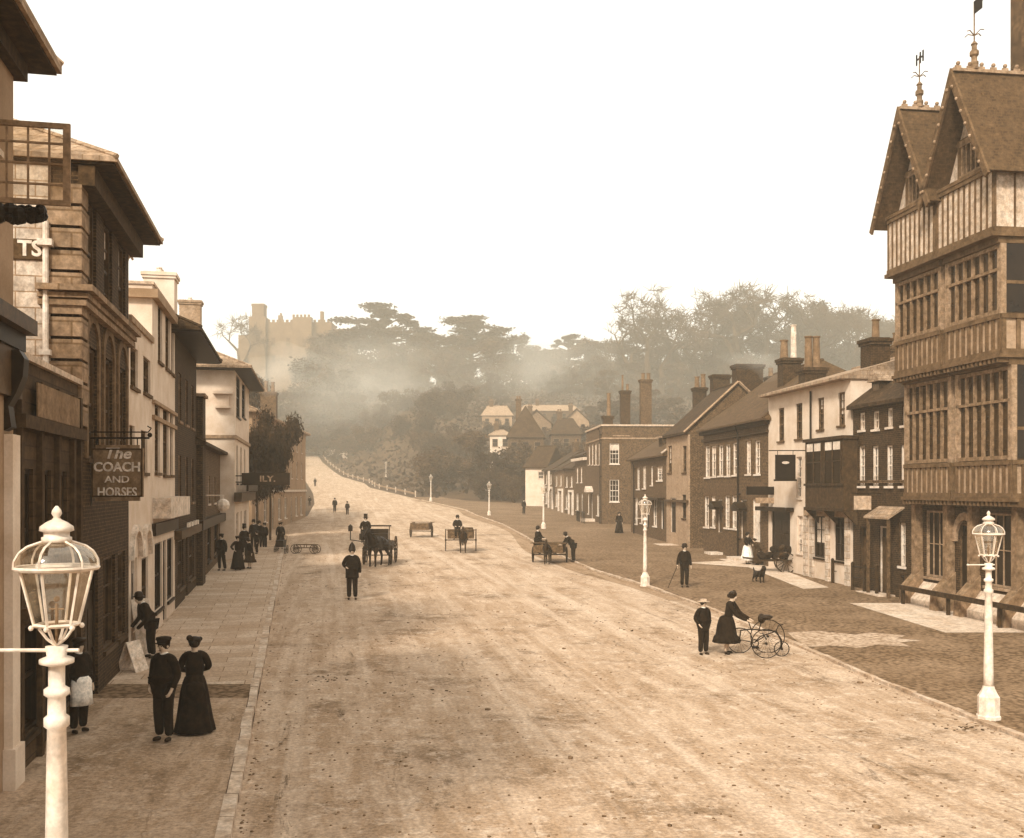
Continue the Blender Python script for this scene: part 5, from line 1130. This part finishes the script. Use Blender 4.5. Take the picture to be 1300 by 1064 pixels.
# donkey cart with two men
q = gp(698, 714); cart2('low donkey cart standing near the right gutter', q, R(-8), rad=.42, wd=.9, shaft=1.5)
base = (q.copy(), R(-8)); horse('donkey facing the camera in the low cart', onto(base, (.05,-1.55,0)), R(-8), .68, horse_b, cat='donkey')
person('man seated sideways on the left of the donkey cart', onto(base, (-.62,-.2,1.06-.85)), R(60), 1.68, hat='bowler', seat=True, pose=sp)
person('man bending over the side of the donkey cart', onto(base, (1.25,.1,0)), R(-75), 1.75, hat='bowler', lean=42, pose=dict(elR=(-.2,-.5,1.0), wrR=(-.15,-.68,.95), elL=(.2,-.5,1.0), wrL=(.15,-.68,.95)))
# low trolley at the left kerb
q = gp(388, 703); r = empty('hand_cart', q, R(80), 'low open timber handcart parked at the left kerb', 'cart', None, .66)
for x, y in ((-.3,-.9),(.3,-.9),(-.3,.9),(.3,.9)): wheel('wheel', r, (x,y,.42), .42, 10, wood_d)
mb = MB(); mb.box(-.25,.25,-1.0,1.0,.5,.56); mb.box(-.3,-.24,-1.0,1.0,.78,.84); mb.box(.24,.3,-1.0,1.0,.78,.84); [mb.box(x,x+.05,y,y+.05,.56,.78) for x in (-.295,.245) for y in (-.95,0,.9)]; mb.build('frame', wood_m, r)
# perambulator
q = gp(357, 703); r = empty('perambulator', q, R(0), 'dark baby carriage in front of the nursemaid', 'perambulator')
for x, y in ((-.3,-.3),(.3,-.3),(-.3,.3),(.3,.3)): wheel('wheel', r, (x,y,.25), .25, 8, wood_d, tyre=.015, spoke=.006)
mb = MB(); mb.extr([(-.5,.8),(-.35,.4),(.3,.4),(.45,.8)], -.22,.22,'x'); mb.build('body', dark_p, r); mb = MB(); mb.tube((-.2,.45,.8),(-.2,.75,1.0),.012); mb.tube((.2,.45,.8),(.2,.75,1.0),.012); mb.tube((-.2,.75,1),(.2,.75,1),.014); mb.build('handle', iron, r)
# handcart heaped with goods outside the inn
q = gp(997, 727); r = empty('hand_cart', q, R(80), 'handcart heaped with dark sacks and pale poles outside the inn porch', 'cart')
wheel('wheel', r, (-.55,0,.5), .5, 10, wood_d); wheel('wheel', r, (.55,0,.5), .5, 10, wood_d)
mb = MB(); mb.box(-.45,.45,-1.2,1.2,.55,.62); mb.tube((-.4,1.2,.6),(-.4,2.0,.7),.025); mb.tube((.4,1.2,.6),(.4,2.0,.7),.025); mb.build('bed', wood_d, r)
for i in range(14):
    mb = MB(); mb.ball((0,0,0), .2, sx=1.3, sz=.8, n=10, m=7); s_ = mb.build('sack', cloth_b if i % 4 else cloth_g); s_.location = onto((q.copy(), R(80)), (random.uniform(-.3,.3), -1.1+2.2*(i % 8)/7, .8+.3*(i//8))); s_.rotation_euler = (random.random(),random.random(),random.random()*6); s_.scale = (1,1,random.uniform(.8,1.1))
    tag(s_, 'lumpy dark sack heaped on the handcart outside the inn porch', 'sack', 'sacks on the handcart')
# dog
q = gp(963, 741); r = empty('dog', q, R(18), 'dark dog standing on the cobbles below the white aproned woman', 'dog')
p = dict(b=(0,0,.42,.13), c=(0,-.22,.43,.155), r=(0,.24,.43,.115), n=(0,-.36,.58,.09), h=(0,-.43,.7,.095), m=(0,-.58,.66,.045), t1=(0,.34,.5,.035), t2=(0,.42,.68,.022), e1=(.06,-.4,.8,.025), e2=(-.06,-.4,.8,.025))
e = [('b','c'),('b','r'),('c','n'),('n','h'),('h','m'),('r','t1'),('t1','t2'),('h','e1'),('h','e2')]
for s_, x in (('L',.08),('R',-.08)):
    p.update({'s'+s_:(x,-.26,.32,.05),'k'+s_:(x,-.27,.17,.028),'f'+s_:(x,-.3,.025,.028),'t'+s_:(x,.25,.3,.06),'o'+s_:(x,.34,.16,.026),'g'+s_:(x,.29,.025,.028)}); e += [('c','s'+s_),('s'+s_,'k'+s_),('k'+s_,'f'+s_),('r','t'+s_),('t'+s_,'o'+s_),('o'+s_,'g'+s_)]
skin('body', p, e, horse_m, r, 1)
# tricycle
q = gp(965, 833); r = empty('tricycle', (q.x, q.y, gz(q.x,q.y)+.002), R(-4), 'spindly early tricycle with large and small wheels held by a woman', 'tricycle')
def vwheel(x, y, rad, n=18):     # wheel in the x-z plane
    mb = MB(); mb.ring((0,0,0), rad-.012, .013, 'y', 36, 5); wh = mb.build('wheel', iron, r); wh.location = (x, y, rad)
    mb = MB(); mb.tube((0,-.05,0),(0,.05,0),.03,n=8); [mb.tube((0,0,0),((rad-.012)*math.cos(2*math.pi*i/n),0,(rad-.012)*math.sin(2*math.pi*i/n)),.0035,n=3) for i in range(n)]; mb.build('spokes', iron, wh); return wh
k = q.y/F
vwheel((942-965)*k, .35, .34); vwheel((969-965)*k-.0, -.42, .38); vwheel((978-965)*k, .42, .45); vwheel((991-965)*k, -.1, .2)
mb = MB(); X = lambda px: (px-965)*k
mb.path([(X(942),.35,.36),(X(942),.25,.62),(X(955),.2,.66),(X(985),.0,.64),(X(991),-.1,.42),(X(991),-.1,.21)], .018); mb.tube((X(969),-.45,.5),(X(972),.45,.52),.018); mb.path([(X(958),.0,.34),(X(965),.0,.5),(X(985),0,.64)],.016); mb.path([(X(942),.35,.36),(X(958),.0,.34),(X(970),0,.5)],.014)
mb.path([(X(955),.1,.64),(X(950),.1,.95),(X(946),.0,.98)],.014); mb.path([(X(962),-.1,.64),(X(966),-.1,.9),(X(972),-.12,.98)],.016); mb.path([(X(985),0,.64),(X(988),0,.8),(X(994),0,.82)],.012)
mb.ring((X(958),-.02,.32),.1,.014,'y',16,4)
mb.build('frame', iron, r); mb = MB(); mb.ball((X(971),-.1,1.02),.19,sz=.35,sy=.7,n=10,m=6); mb.ball((X(966),-.1,.98),.1,sz=1.3); mb.build('saddle', dark_p, r)
mb = MB(); mb.tube((X(946),-.15,.98),(X(946),.2,.98),.016); mb.build('handlebar', iron, r); mb = MB(); mb.box(X(955),X(963),-.12,.12,.2,.24); mb.build('pedals', iron, r)
# ---------------------------------------------------------------- street furniture
def apiece(name, label, cat, px, py, rz, fn, **k):
    q = gp(px, py); zz = q.z + (.12 if q.x < XL(q.y) and q.y < 64 else .06); r = empty(name, (q.x, q.y, zz), rz, label, cat); fn(r); return r
def aboard(r):
    for s_ in (-1,1):
        mb = MB(); mb.add([(-.28,s_*.3,0),(.28,s_*.3,0),(.28,s_*.28,0),(-.28,s_*.28,0),(-.28,.02*s_,1.15),(.28,.02*s_,1.15),(.28,0,1.15),(-.28,0,1.15)], [(0,1,5,4),(1,2,6,5),(2,3,7,6),(3,0,4,7),(0,3,2,1),(4,5,6,7)]); mb.build('board', white_old, r)
apiece('notice_board', 'tall white edged folding board on the pavement by the inn doorway', 'board', 177, 838, R(60), aboard).scale = (1,1,1.25)
apiece('notice_board', 'low pale board leaning in the shadow near the doorway of the dark shop', 'board', 168, 858, R(75), aboard).scale = (.9,.9,.6)
def post_sign(r): mb = MB(); mb.tube((0,0,0),(0,0,1.35),.02); mb.build('post', white_old, r); mb = MB(); mb.box(-.14,.14,-.02,.02,1.3,1.55); mb.build('plate', white, r)
apiece('small_sign', 'small square white sign on a thin post beside the folding board', 'sign', 172, 828, R(0), post_sign)
def rails(n, L_, hgt):
    def f(r):
        for i in range(n): mb = MB(); mb.box(-.05,.05,L_*i/(n-1)-.05,L_*i/(n-1)+.05,-.1,hgt); mb.lathe([(.075,0),(.03,.06)],6,(0,L_*i/(n-1),hgt)); mb.build('post', wood_d, r)
        mb = MB(); mb.tube((0,0,hgt-.12),(0,L_,hgt-.12),.025); mb.tube((0,0,hgt*.5),(0,L_,hgt*.5),.018); mb.build('rail', iron, r)
    return f
apiece('railing', 'black post and rail before the door of the dark brick house', 'railing', 1113, 757, R(15), rails(3, 1.6, 1.1))
apiece('railing', 'dark posts and rail at the near corner of the pale inn', 'railing', 1057, 742, R(-75), rails(3, 1.7, 1.0))
apiece('railing', 'short dark railing under the right windows of the dark brick house', 'railing', 1150, 764, R(-8), rails(2, 1.2, .95))
mb = MB(); mb.lathe([(.3,0),(.32,.1),(.3,.55),(.27,.8),(.25,.82)], 12); q = gp(937, 697); o = mb.build('barrel', wood_d); o.location = q+Vector((0,0,.06)); tag(o, 'dark tub between the two white doorsteps of the long brick house', 'tub')
# white fence up the hill on the right of the road
fn = empty('fence', (0,0,0), 0, 'low pale fence climbing the right edge of the hill road', 'fence')
mb2 = MB(); y = 160; pm0 = MB().box(-.09,.09,-.09,.09,-.2,.95).mesh('post', stone_lite)
while y < 322:
    x = XR(y)+1.2; z = gz(x, y); po = link('post', pm0, fn); po.location = (x,y,z); y2 = y+8; x2 = XR(y2)+1.2; z2 = gz(x2, y2)
    for zz in (.35,): mb2.add([(x,y,z+zz),(x2,y2,z2+zz),(x2,y2,z2+zz+.2),(x,y,z+zz+.2),(x+.08,y,z+zz),(x2+.08,y2,z2+zz),(x2+.08,y2,z2+zz+.3),(x+.08,y,z+zz+.3)], [(0,1,2,3),(7,6,5,4),(3,2,6,7),(0,4,5,1)])
    y = y2
mb2.build('rail', stone_mid, fn)
mb = MB(); pts = [(-47,292),(-52,306),(-60,318),(-72,326)]
for (xa, ya_), (xb, yb_) in zip(pts, pts[1:]):
    za, zb_ = gz(xa,ya_), gz(xb,yb_); mb.add([(xa,ya_,za-1),(xb,yb_,zb_-1),(xb,yb_,zb_+2.0),(xa,ya_,za+2.0),(xa,ya_+.4,za-1),(xb,yb_+.4,zb_-1),(xb,yb_+.4,zb_+2.0),(xa,ya_+.4,za+2.0)], [(0,1,2,3),(7,6,5,4),(3,2,6,7)])
tag(mb.build('boundary_wall', stone_lite), 'low pale wall round the top bend of the hill road', 'wall')
# ---------------------------------------------------------------- trees
rnd = random.Random(11)
def leafcrown(clumps, per, size, m, shell=.6):
    """clumps: list of (centre, radius) in unit tree space; small leaf sized faces through the volume"""
    mb = MB()
    for c, rad in clumps:
        for i in range(per):
            d = Vector((rnd.gauss(0,1), rnd.gauss(0,1), rnd.gauss(0,1)))
            if d.length < 1e-3: continue
            d.normalize(); p = Vector(c)+Vector((d.x*rad[0], d.y*rad[1], d.z*rad[2]))*(shell+(1-shell)*rnd.random())**1.0*rnd.uniform(.55,1.08)
            a = Vector((rnd.gauss(0,1), rnd.gauss(0,1), rnd.gauss(0,.6))).normalized(); b = a.cross(Vector((rnd.gauss(0,1), rnd.gauss(0,1), rnd.gauss(0,1)))).normalized()
            s_ = size*rnd.uniform(.5,1.25); mb.add([p-a*s_, p+b*s_*.55, p+a*s_, p-b*s_*.55], [(0,1,2,3)])
    return mb.mesh('crown', m)
def limbs(mb, p, d, L_, r_, depth, spread=.55, up=.15, n=5, out=None):
    q = p + d*L_; mid = p+d*L_*.5+Vector((rnd.uniform(-1,1),rnd.uniform(-1,1),0))*L_*.06
    mb.tube(p, mid, r_, r_*.85, n); mb.tube(mid, q, r_*.85, r_*.68, n)
    if depth == 0: return
    k = 3 if rnd.random() < .3 else 2
    for i in range(k):
        t = Vector((rnd.gauss(0,1), rnd.gauss(0,1), rnd.gauss(0,.55)+up)).normalized()
        nd = (d*(1-spread)+t*spread); nd.z += up*.35; nd.normalize()
        limbs(mb if depth > 3 or out is None else out, q, nd, L_*rnd.uniform(.66,.86), r_*rnd.uniform(.5,.68), depth-1, spread, up, 4 if depth > 3 else 3, out)
def proto_bare(seed, depth=6):
    rnd.seed(seed); t = MB(); tw = MB()
    limbs(t, Vector((0,0,0)), Vector((rnd.uniform(-.06,.06),0,1)).normalized(), .25, .04, depth, .62, .2, 6, tw)
    # spray of fine twigs at the ends
    ends = [f for f in range(0, len(tw.v), 6)]
    for i in rnd.sample(ends, min(len(ends), 200)):
        p = Vector(tw.v[i])
        for k in range(3):
            d = Vector((rnd.gauss(0,1),rnd.gauss(0,1),rnd.gauss(.4,.8))).normalized(); tw.tube(p, p+d*rnd.uniform(.04,.085), .003, .0015, 3)
    return t.mesh('trunk', bark), tw.mesh('crown', bark)
def proto_leafy(seed, m, w_=.40, per=330, dens=24, size=.019):
    rnd.seed(seed); t = MB(); t.tube((0,0,-.05),(0.01,0,.35),.03,.022,7)
    cl = []
    for i in range(dens):
        a = rnd.uniform(0,6.28); zz = rnd.uniform(.14,.92); rr = w_*math.sqrt(max(.05,1-((zz-.45)/.52)**2))*rnd.uniform(.15,.9)
        c = (rr*math.cos(a), rr*math.sin(a), zz); cl.append((c, (rnd.uniform(.10,.17), rnd.uniform(.10,.17), rnd.uniform(.09,.14)))); t.tube((0.01,0,.3), c, .011, .004, 4)
    return t.mesh('trunk', bark), leafcrown(cl, per, size, m)
def proto_cedar(seed):
    rnd.seed(seed); t = MB(); t.tube((0,0,-.05),(0,0,.85),.035,.014,7); cl = []
    for i in range(34):
        zz = .4+.5*(i/34)+rnd.uniform(-.05,.05); a = rnd.uniform(0,6.28); rr = rnd.uniform(.05,.62)*(1.05-.75*(max(.4,zz)-.4)/.5)
        c = (rr*math.cos(a), rr*math.sin(a), zz); cl.append((c, (rnd.uniform(.07,.17), rnd.uniform(.07,.17), rnd.uniform(.025,.05)))); t.tube((0,0,zz-.1), c, .012, .005, 4)
    return t.mesh('trunk', bark), leafcrown(cl, 420, .017, leaf_c, .2)
def proto_shrub(seed, m, per=420, sz=.028):
    rnd.seed(seed); t = MB(); cl = []
    for i in range(12):
        a = rnd.uniform(0,6.28); rr = rnd.uniform(.0,.55); c = (rr*math.cos(a), rr*math.sin(a), rnd.uniform(.25,.8)); cl.append((c, (.26,.26,.2))); t.tube((0,0,-.05), c, .02, .008, 4)
    return t.mesh('stem', bark), leafcrown(cl, per, sz, m)
def proto_ivy(seed):
    rnd.seed(seed); t = MB(); t.tube((0,0,-.05),(.02,0,.5),.028,.016,7); cl = []
    for i in range(16):
        a = rnd.uniform(0,6.28); rr = rnd.uniform(.0,.5); c = (rr*math.cos(a), rr*math.sin(a), rnd.uniform(.42,.85)); cl.append((c, (.24,.24,.13))); t.tube((.02,0,.4), c, .012, .005, 4)
    return t.mesh('trunk', bark), leafcrown(cl, 900, .022, leaf_d, .3)
PR = {'ivy': [proto_ivy(1)], 'bare': [proto_bare(3), proto_bare(8), proto_bare(21), proto_bare(34)], 'leafy': [proto_leafy(5, leaf_m), proto_leafy(6, leaf_d, .42), proto_leafy(9, leaf_m, .46, 330, 24)],
      'cedar': [proto_cedar(2), proto_cedar(4)], 'shrub': [proto_shrub(1, leaf_d), proto_shrub(12, leaf_m)],
      'thin': [proto_leafy(15, leaf_m, .42, 90, 24, .02)]}
LAB = {'bare': ('tall bare winter tree on the hazy hilltop', 'bare winter trees along the hilltop'), 'leafy': ('bushy dark tree in the hazy wood on the hillside', 'trees of the hillside wood'),
    'cedar': ('spreading cedar on the hilltop skyline', 'cedars on the skyline'), 'shrub': ('dense shrub in the thicket at the bend of the road', 'thicket shrubs by the hill road'), 'thin': ('thin crowned tree in the hazy wood on the hillside','trees of the hillside wood')}
LAB['ivy'] = ('','')
NM = {'ivy': 'ivy_tree', 'bare': 'bare_tree', 'leafy': 'bushy_tree', 'cedar': 'cedar_tree', 'shrub': 'shrub', 'thin': 'bushy_tree'}
for k_ in PR:
    for a_, b_ in PR[k_]:       # every kind one unit tall
        m_ = max(v.co.z for me in (a_, b_) for v in me.vertices); q_ = sorted(v.co.z for v in b_.vertices)[int(len(b_.vertices)*.995)]
        for me in (a_, b_):
            for v in me.vertices: v.co = v.co/q_
def tree(kind, i, x, y, h_, wide=1.0, label=None, group=True, zoff=0):
    tr, cr_ = PR[kind][i % len(PR[kind])]
    px = HX+x*F/y
    if not label:
        lm = [(400,'below the castle'),(500,'right of the castle'),(600,'under the lone middle cedar'),(700,'above the white villa'),(780,'by the notch between the hills'),(880,'behind the square brick house'),(980,'behind the long brick house'),(1080,'behind the pale inn'),(9999,'beside the timber framed bank')]
        lm = [b for a, b in lm if px < a][0]
        row = 'on the skyline' if y > 380 else 'high on the hill' if y > 345 else 'midway up the hill' if y > 310 else 'low on the hill'
        label = {'bare':'tall bare winter tree','leafy':'bushy hazy tree','thin':'thin crowned hazy tree','shrub':'dense dark shrub','cedar':'cedar'}[kind]+' '+row+' '+lm; lg = True
    else: lg = False
    r = empty(NM[kind], (x, y, gz(x, y)-.1+zoff), rnd.uniform(0, 6.28), label or LAB[kind][0], 'shrub' if kind == 'shrub' else 'tree', LAB[kind][1] if lg else None)
    r.scale = (h_*wide, h_*wide, h_)
    link('stem' if kind == 'shrub' else 'trunk', tr, r); link('crown', cr_, r); return r
def tree_px(kind, i, px, Y, ytop, wide=1.0, label=None, **k):
    p = at(px, ytop, Y); return tree(kind, i, p.x, Y, max(2.5, p.z-gz(p.x, Y)), wide, label, **k)
rnd.seed(77)
# cedars and named skyline trees
tree_px('cedar', 0, 486, 395, 388, 1.35, 'broad flat topped cedar right of the castle on the skyline')
tree_px('cedar', 1, 598, 400, 402, 1.55, 'layered cedar alone on the middle of the skyline')
tree_px('cedar', 0, 722, 405, 425, 1.1, 'smaller cedar at the notch between the two hills')
tree_px('bare', 0, 305, 405, 396, .9, 'bare tree left of the castle tower')
for i, (px, yt, wd_) in enumerate([(822,372,1.0),(862,368,1.0),(905,372,1.0),(938,366,1.05),(972,362,1.1),(1008,378,1.0),(1040,382,.95),(1075,388,1.0),(1112,392,1.0),(840,388,.9),(955,380,.9),(1150,396,1),(880,380,1.1),(922,374,1.0),(990,372,1),(800,400,.9)]):
    tree_px('bare', i, px, 355+(i % 3)*9, yt, wd_)
tree_px('leafy', 1, 1033, 372, 386, 1.0, 'round dense tree among the bare trees on the right skyline')
sky_ = [(420,420),(452,414),(505,412),(530,418),(560,424),(580,424),(625,424),(650,422),(668,436),(690,446),(708,440),(745,434),(770,432),(792,431),(815,428),(845,434),(870,433),(900,431),(925,429),(950,426),(985,421),(1015,412),(1050,402),(1085,402),(1120,404),(1150,402)]
k = 0
for px, yt in sky_:
    tree_px('leafy', k, px+rnd.uniform(-3,3), 392+rnd.uniform(-6,10), yt+rnd.uniform(0,4), 1.15 if k % 2 else 1.3); k += 1
for Y, y0, n in ((372, 438, 26), (352, 455, 26), (335, 476, 25), (318, 497, 22)):
    for i in range(n):
        px = 285+(1150-285)*(i+rnd.uniform(-.2,.9))/n
        if px < 400 and Y > 350: continue
        tree_px('leafy' if rnd.random() < .8 else 'thin', k, px, Y+rnd.uniform(-6,6), y0+rnd.uniform(-7,10)+(12 if 640 < px < 720 else 0), rnd.uniform(.95,1.3)); k += 1
# thicket by the hill road, and trees round the hillside houses
for i in range(78):
    Y = rnd.uniform(158, 300); x = XR(Y)+4.0+rnd.random()**.8*46
    px = HX+x*F/Y
    if px > 612 and Y > 150 or px < 380: continue
    tree('shrub', i, x, Y, rnd.uniform(4.5, 8.5), rnd.uniform(.8,1.15))
for px, Y, yt in [(625,150,575),(600,170,548),(640,215,540),(655,150,590),(690,240,528),(720,290,512),(750,260,515),(775,230,508),(800,250,500),(830,260,495),(650,285,512),(612,262,520),(590,285,520),(560,300,512),(520,300,515),(480,305,512),(445,310,512),(410,312,515),(730,200,545),(705,150,572),(860,240,505),(700,215,540),(570,225,552),(540,240,560),(500,262,562),(460,285,560),(425,300,560),(758,180,540)]:
    tree_px('leafy', int(px), px, Y, yt, rnd.uniform(1.1,1.5))
for px, Y, yt in [(628,148,588),(612,150,592),(640,146,596),(653,142,600),(700,148,572),(722,150,570),(737,140,578),(676,190,548),(700,240,530)]:
    tree_px('shrub', int(px), px, Y, yt, .6)
for Y, px0, px1, yt in ((330,240,420,520),(280,300,395,545)):
    n = 7
    for i in range(n):
        px = px0+(px1-px0)*i/n; x = (px-650)*Y/F
        if XL(Y)-3 > x or x > XR(Y)+4: tree_px('leafy', i, px, Y, yt+rnd.uniform(-6,12), 1.2)
tree_px('ivy', 0, 343, 72.5, 524, .33, 'dark evergreen growing against the pale terrace on the left pavement')
tree_px('ivy', 0, 326, 70.5, 545, .3, 'ivy clad evergreen beside the pale three storey house')
tree_px('leafy', 0, 316, 112, 474, .6, 'tree rising behind the pale three storey house')
for px0, px1, yt, Y in HH:
    if Y > 380: continue
    for i in range(4): tree_px('shrub', i, px0+(px1-px0)*(i+.5)/4, Y-4, yt+rnd.uniform(5,15), .8)
# undergrowth under the hillside wood: one sheet of scrub nobody could count
rnd.seed(5); mb = MB()
for i in range(32000):
    Y = rnd.uniform(155, 410); x = rnd.uniform(XR(Y)+2.5, 190) if rnd.random() < .8 else rnd.uniform(-160, XL(Y)-14)
    if x > FR(Y)-6 and Y < 160: continue
    p = Vector((x, Y, gz(x, Y)+rnd.uniform(.0,1.5))); a = Vector((rnd.gauss(0,1), rnd.gauss(0,1), rnd.gauss(0,.8))).normalized(); b = a.cross(Vector((rnd.gauss(0,1), rnd.gauss(0,1), rnd.gauss(0,1)))).normalized(); s_ = rnd.uniform(.3,.8)
    mb.add([p-a*s_, p+b*s_*.6, p+a*s_, p-b*s_*.6], [(0,1,2,3)])
tag(mb.build('undergrowth', leaf_d), kind='stuff')
# ---------------------------------------------------------------- castle on the hill
Yc = 402; kx = Yc/F
X0 = (312-650)*kx; cs = empty('castle', (X0, Yc, gz(X0, Yc)), 0, 'battlemented castle range with a tall square tower high on the left hill', 'castle')
u = lambda px: (px-312)*kx
v = lambda py: zY(py, Yc)-cs.location.z
c_m = mat('castle_stone', .14, .09, scale=.3, grain=.1)
def crenel(mb, x0, x1, y0, y1, z, n, hh=1.0):
    for i in range(n): a = x0+(x1-x0)*i/n; mb.box(a, a+(x1-x0)/n*.55, y0, y0+.6, z+.003, z+hh)
mb = MB(); mb.box(u(316), u(337), 0, 7, -8, v(402)); mb.box(u(319), u(334), 1, 6, v(402)+.003, v(388)); mb.box(u(319)-.2, u(334)+.2, .8, 6.2, v(388)+.003, v(385)); mb.build('tower', c_m, cs)
mb = MB(); mb.box(u(337)+.02, u(420), 2, 12, -8, v(408)); crenel(mb, u(338), u(420), 2, 12, v(408), 14); mb.build('curtain_wall', c_m, cs)
mb = MB(); mb.box(u(372), u(396), -1, 1.98, -8, v(403)); crenel(mb, u(372), u(396), -1, 2, v(403), 5); mb.box(u(422), u(450), 3, 10, -8, v(416)); mb.box(u(300), u(315.8), 3, 10, -8, v(424)); mb.build('block', c_m, cs)
mb = MB(); mb.box(u(404), u(408), 4, 6, v(408)+.004, v(393)); mb.box(u(350), u(355), 4, 6, v(408)+.004, v(398)); mb.box(u(352),u(354),4.5,5.5,v(398)+.004,v(395)); mb.build('chimney', c_m, cs)
w0 = MB()
for px, py in ((343,433),(362,433),(384,436),(343,455),(384,458),(325,430),(405,436)): w0.box(u(px), u(px)+1.5, (-1.06 if 372 < px < 396 else (1.94 if px > 337 else -.06)), (-1.0 if 372 < px < 396 else (1.998 if px > 337 else -.002)), v(py)-1.5, v(py)+1.6)
w0.build('window', pane_g, cs)
# ---------------------------------------------------------------- smoke and haze
def vol(name, dens, colr, aniso=0.0):
    m = bpy.data.materials.new(name); m.use_nodes = True; n = m.node_tree; n.nodes.clear()
    p = n.nodes.new('ShaderNodeVolumePrincipled'); p.inputs['Color'].default_value = colr; p.inputs['Density'].default_value = dens; p.inputs['Anisotropy'].default_value = aniso
    o = n.nodes.new('ShaderNodeOutputMaterial'); n.links.new(p.outputs[0], o.inputs['Volume']); return m
HAZE = True
rnd.seed(41); SM = [(372,458,345,9,8,6,.014),(352,474,340,11,8,6,.012),(395,470,338,12,9,5,.010),(420,486,330,16,9,4,.008),(346,486,95,1.2,1.1,1.4,.05),(350,478,97,1.6,1.2,1.0,.03),(953,459,64,1.5,1.1,.5,.04),(945,455,66,1.7,1.1,.4,.025),(977,468,60,.9,.8,.8,.07),(972,460,62,1.2,.9,.6,.04)]
for i in range(30): SM.append((rnd.uniform(400,790), rnd.uniform(448,535), rnd.uniform(255,365), rnd.uniform(8,18), rnd.uniform(6,11), rnd.uniform(4,9), rnd.uniform(.003,.006)))
SV = [vol('smoke_%d' % i, d, (.97,.92,.82,1)) for i, d in enumerate((.004,.008,.012,.03,.05))]
for i, (px, py, Y, rx, ry, rz, de) in enumerate(SM):
    lb = 'smoke drifting across the hazy hillside wood' if Y > 200 else 'puff of smoke above the chimneys'
    k_ = min(range(5), key=lambda j: abs((.004,.008,.012,.03,.05)[j]-de)); mb = MB(); mb.ball((0,0,0), 1, n=20, m=12)
    mb.v = [tuple(c*(1+.22*math.sin(3*v[0]+i)*math.cos(4*v[2]+2*v[1]+i)) for c in v) for v in mb.v]; o = mb.build('smoke', SV[k_], None, True); o.location = at(px, py, Y); o.scale = (rx, ry, rz); tag(o, lb, 'smoke', kind='stuff')
if HAZE:
    mb = MB(); mb.box(-1000, 1000, -60, 2050, -12, 95); hz_ = mb.build('haze', vol('haze_air', .0011, (.92,.84,.68,1))); tag(hz_, kind='stuff')

# loose stones, clods and droppings on the road, dark spot by the right lamp
rnd.seed(9); mb = MB()
for i in range(2600):
    Y = 12+90*rnd.random()**1.7; a, b = XL(Y), XR(Y); t_ = rnd.random(); x = a+.1+(b-a-.2)*(t_ if i % 3 else (t_**6 if i % 2 else 1-t_**6)); r_ = rnd.uniform(.008,.028)*(2.2 if i % 40 == 0 else 1)
    mb.ball((x, Y, interp(PROF, Y)+.012+r_*.2), r_, sx=rnd.uniform(.8,1.6), sy=rnd.uniform(.8,1.6), sz=.6, n=5, m=3)
tag(mb.build('gravel', mat('road_stone', .2, .06, scale=8)), kind='stuff')
mb = MB()
for (px, py, n) in ((530,727,40),(412,864,60),(400,745,25),(700,768,30),(760,790,45),(795,800,50),(1235,925,90),(850,812,25),(620,800,20),(1180,880,30),(545,880,25)):  # heaps of clods; the densest is a dark spot beside the right lamp's foot
    q = gp(px, py)
    for i in range(n//3):
        r_ = rnd.uniform(.01,.03); mb.ball((q.x+rnd.gauss(0,.35), q.y+rnd.gauss(0,.22), q.z+.012+r_*.2), r_, sx=rnd.uniform(.8,1.8), sy=rnd.uniform(.8,1.6), sz=.5, n=6, m=4)
tag(mb.build('dung_clods_and_dark_spot', mat('dung_and_dark_spot', .05, .025, scale=8)), kind='stuff')
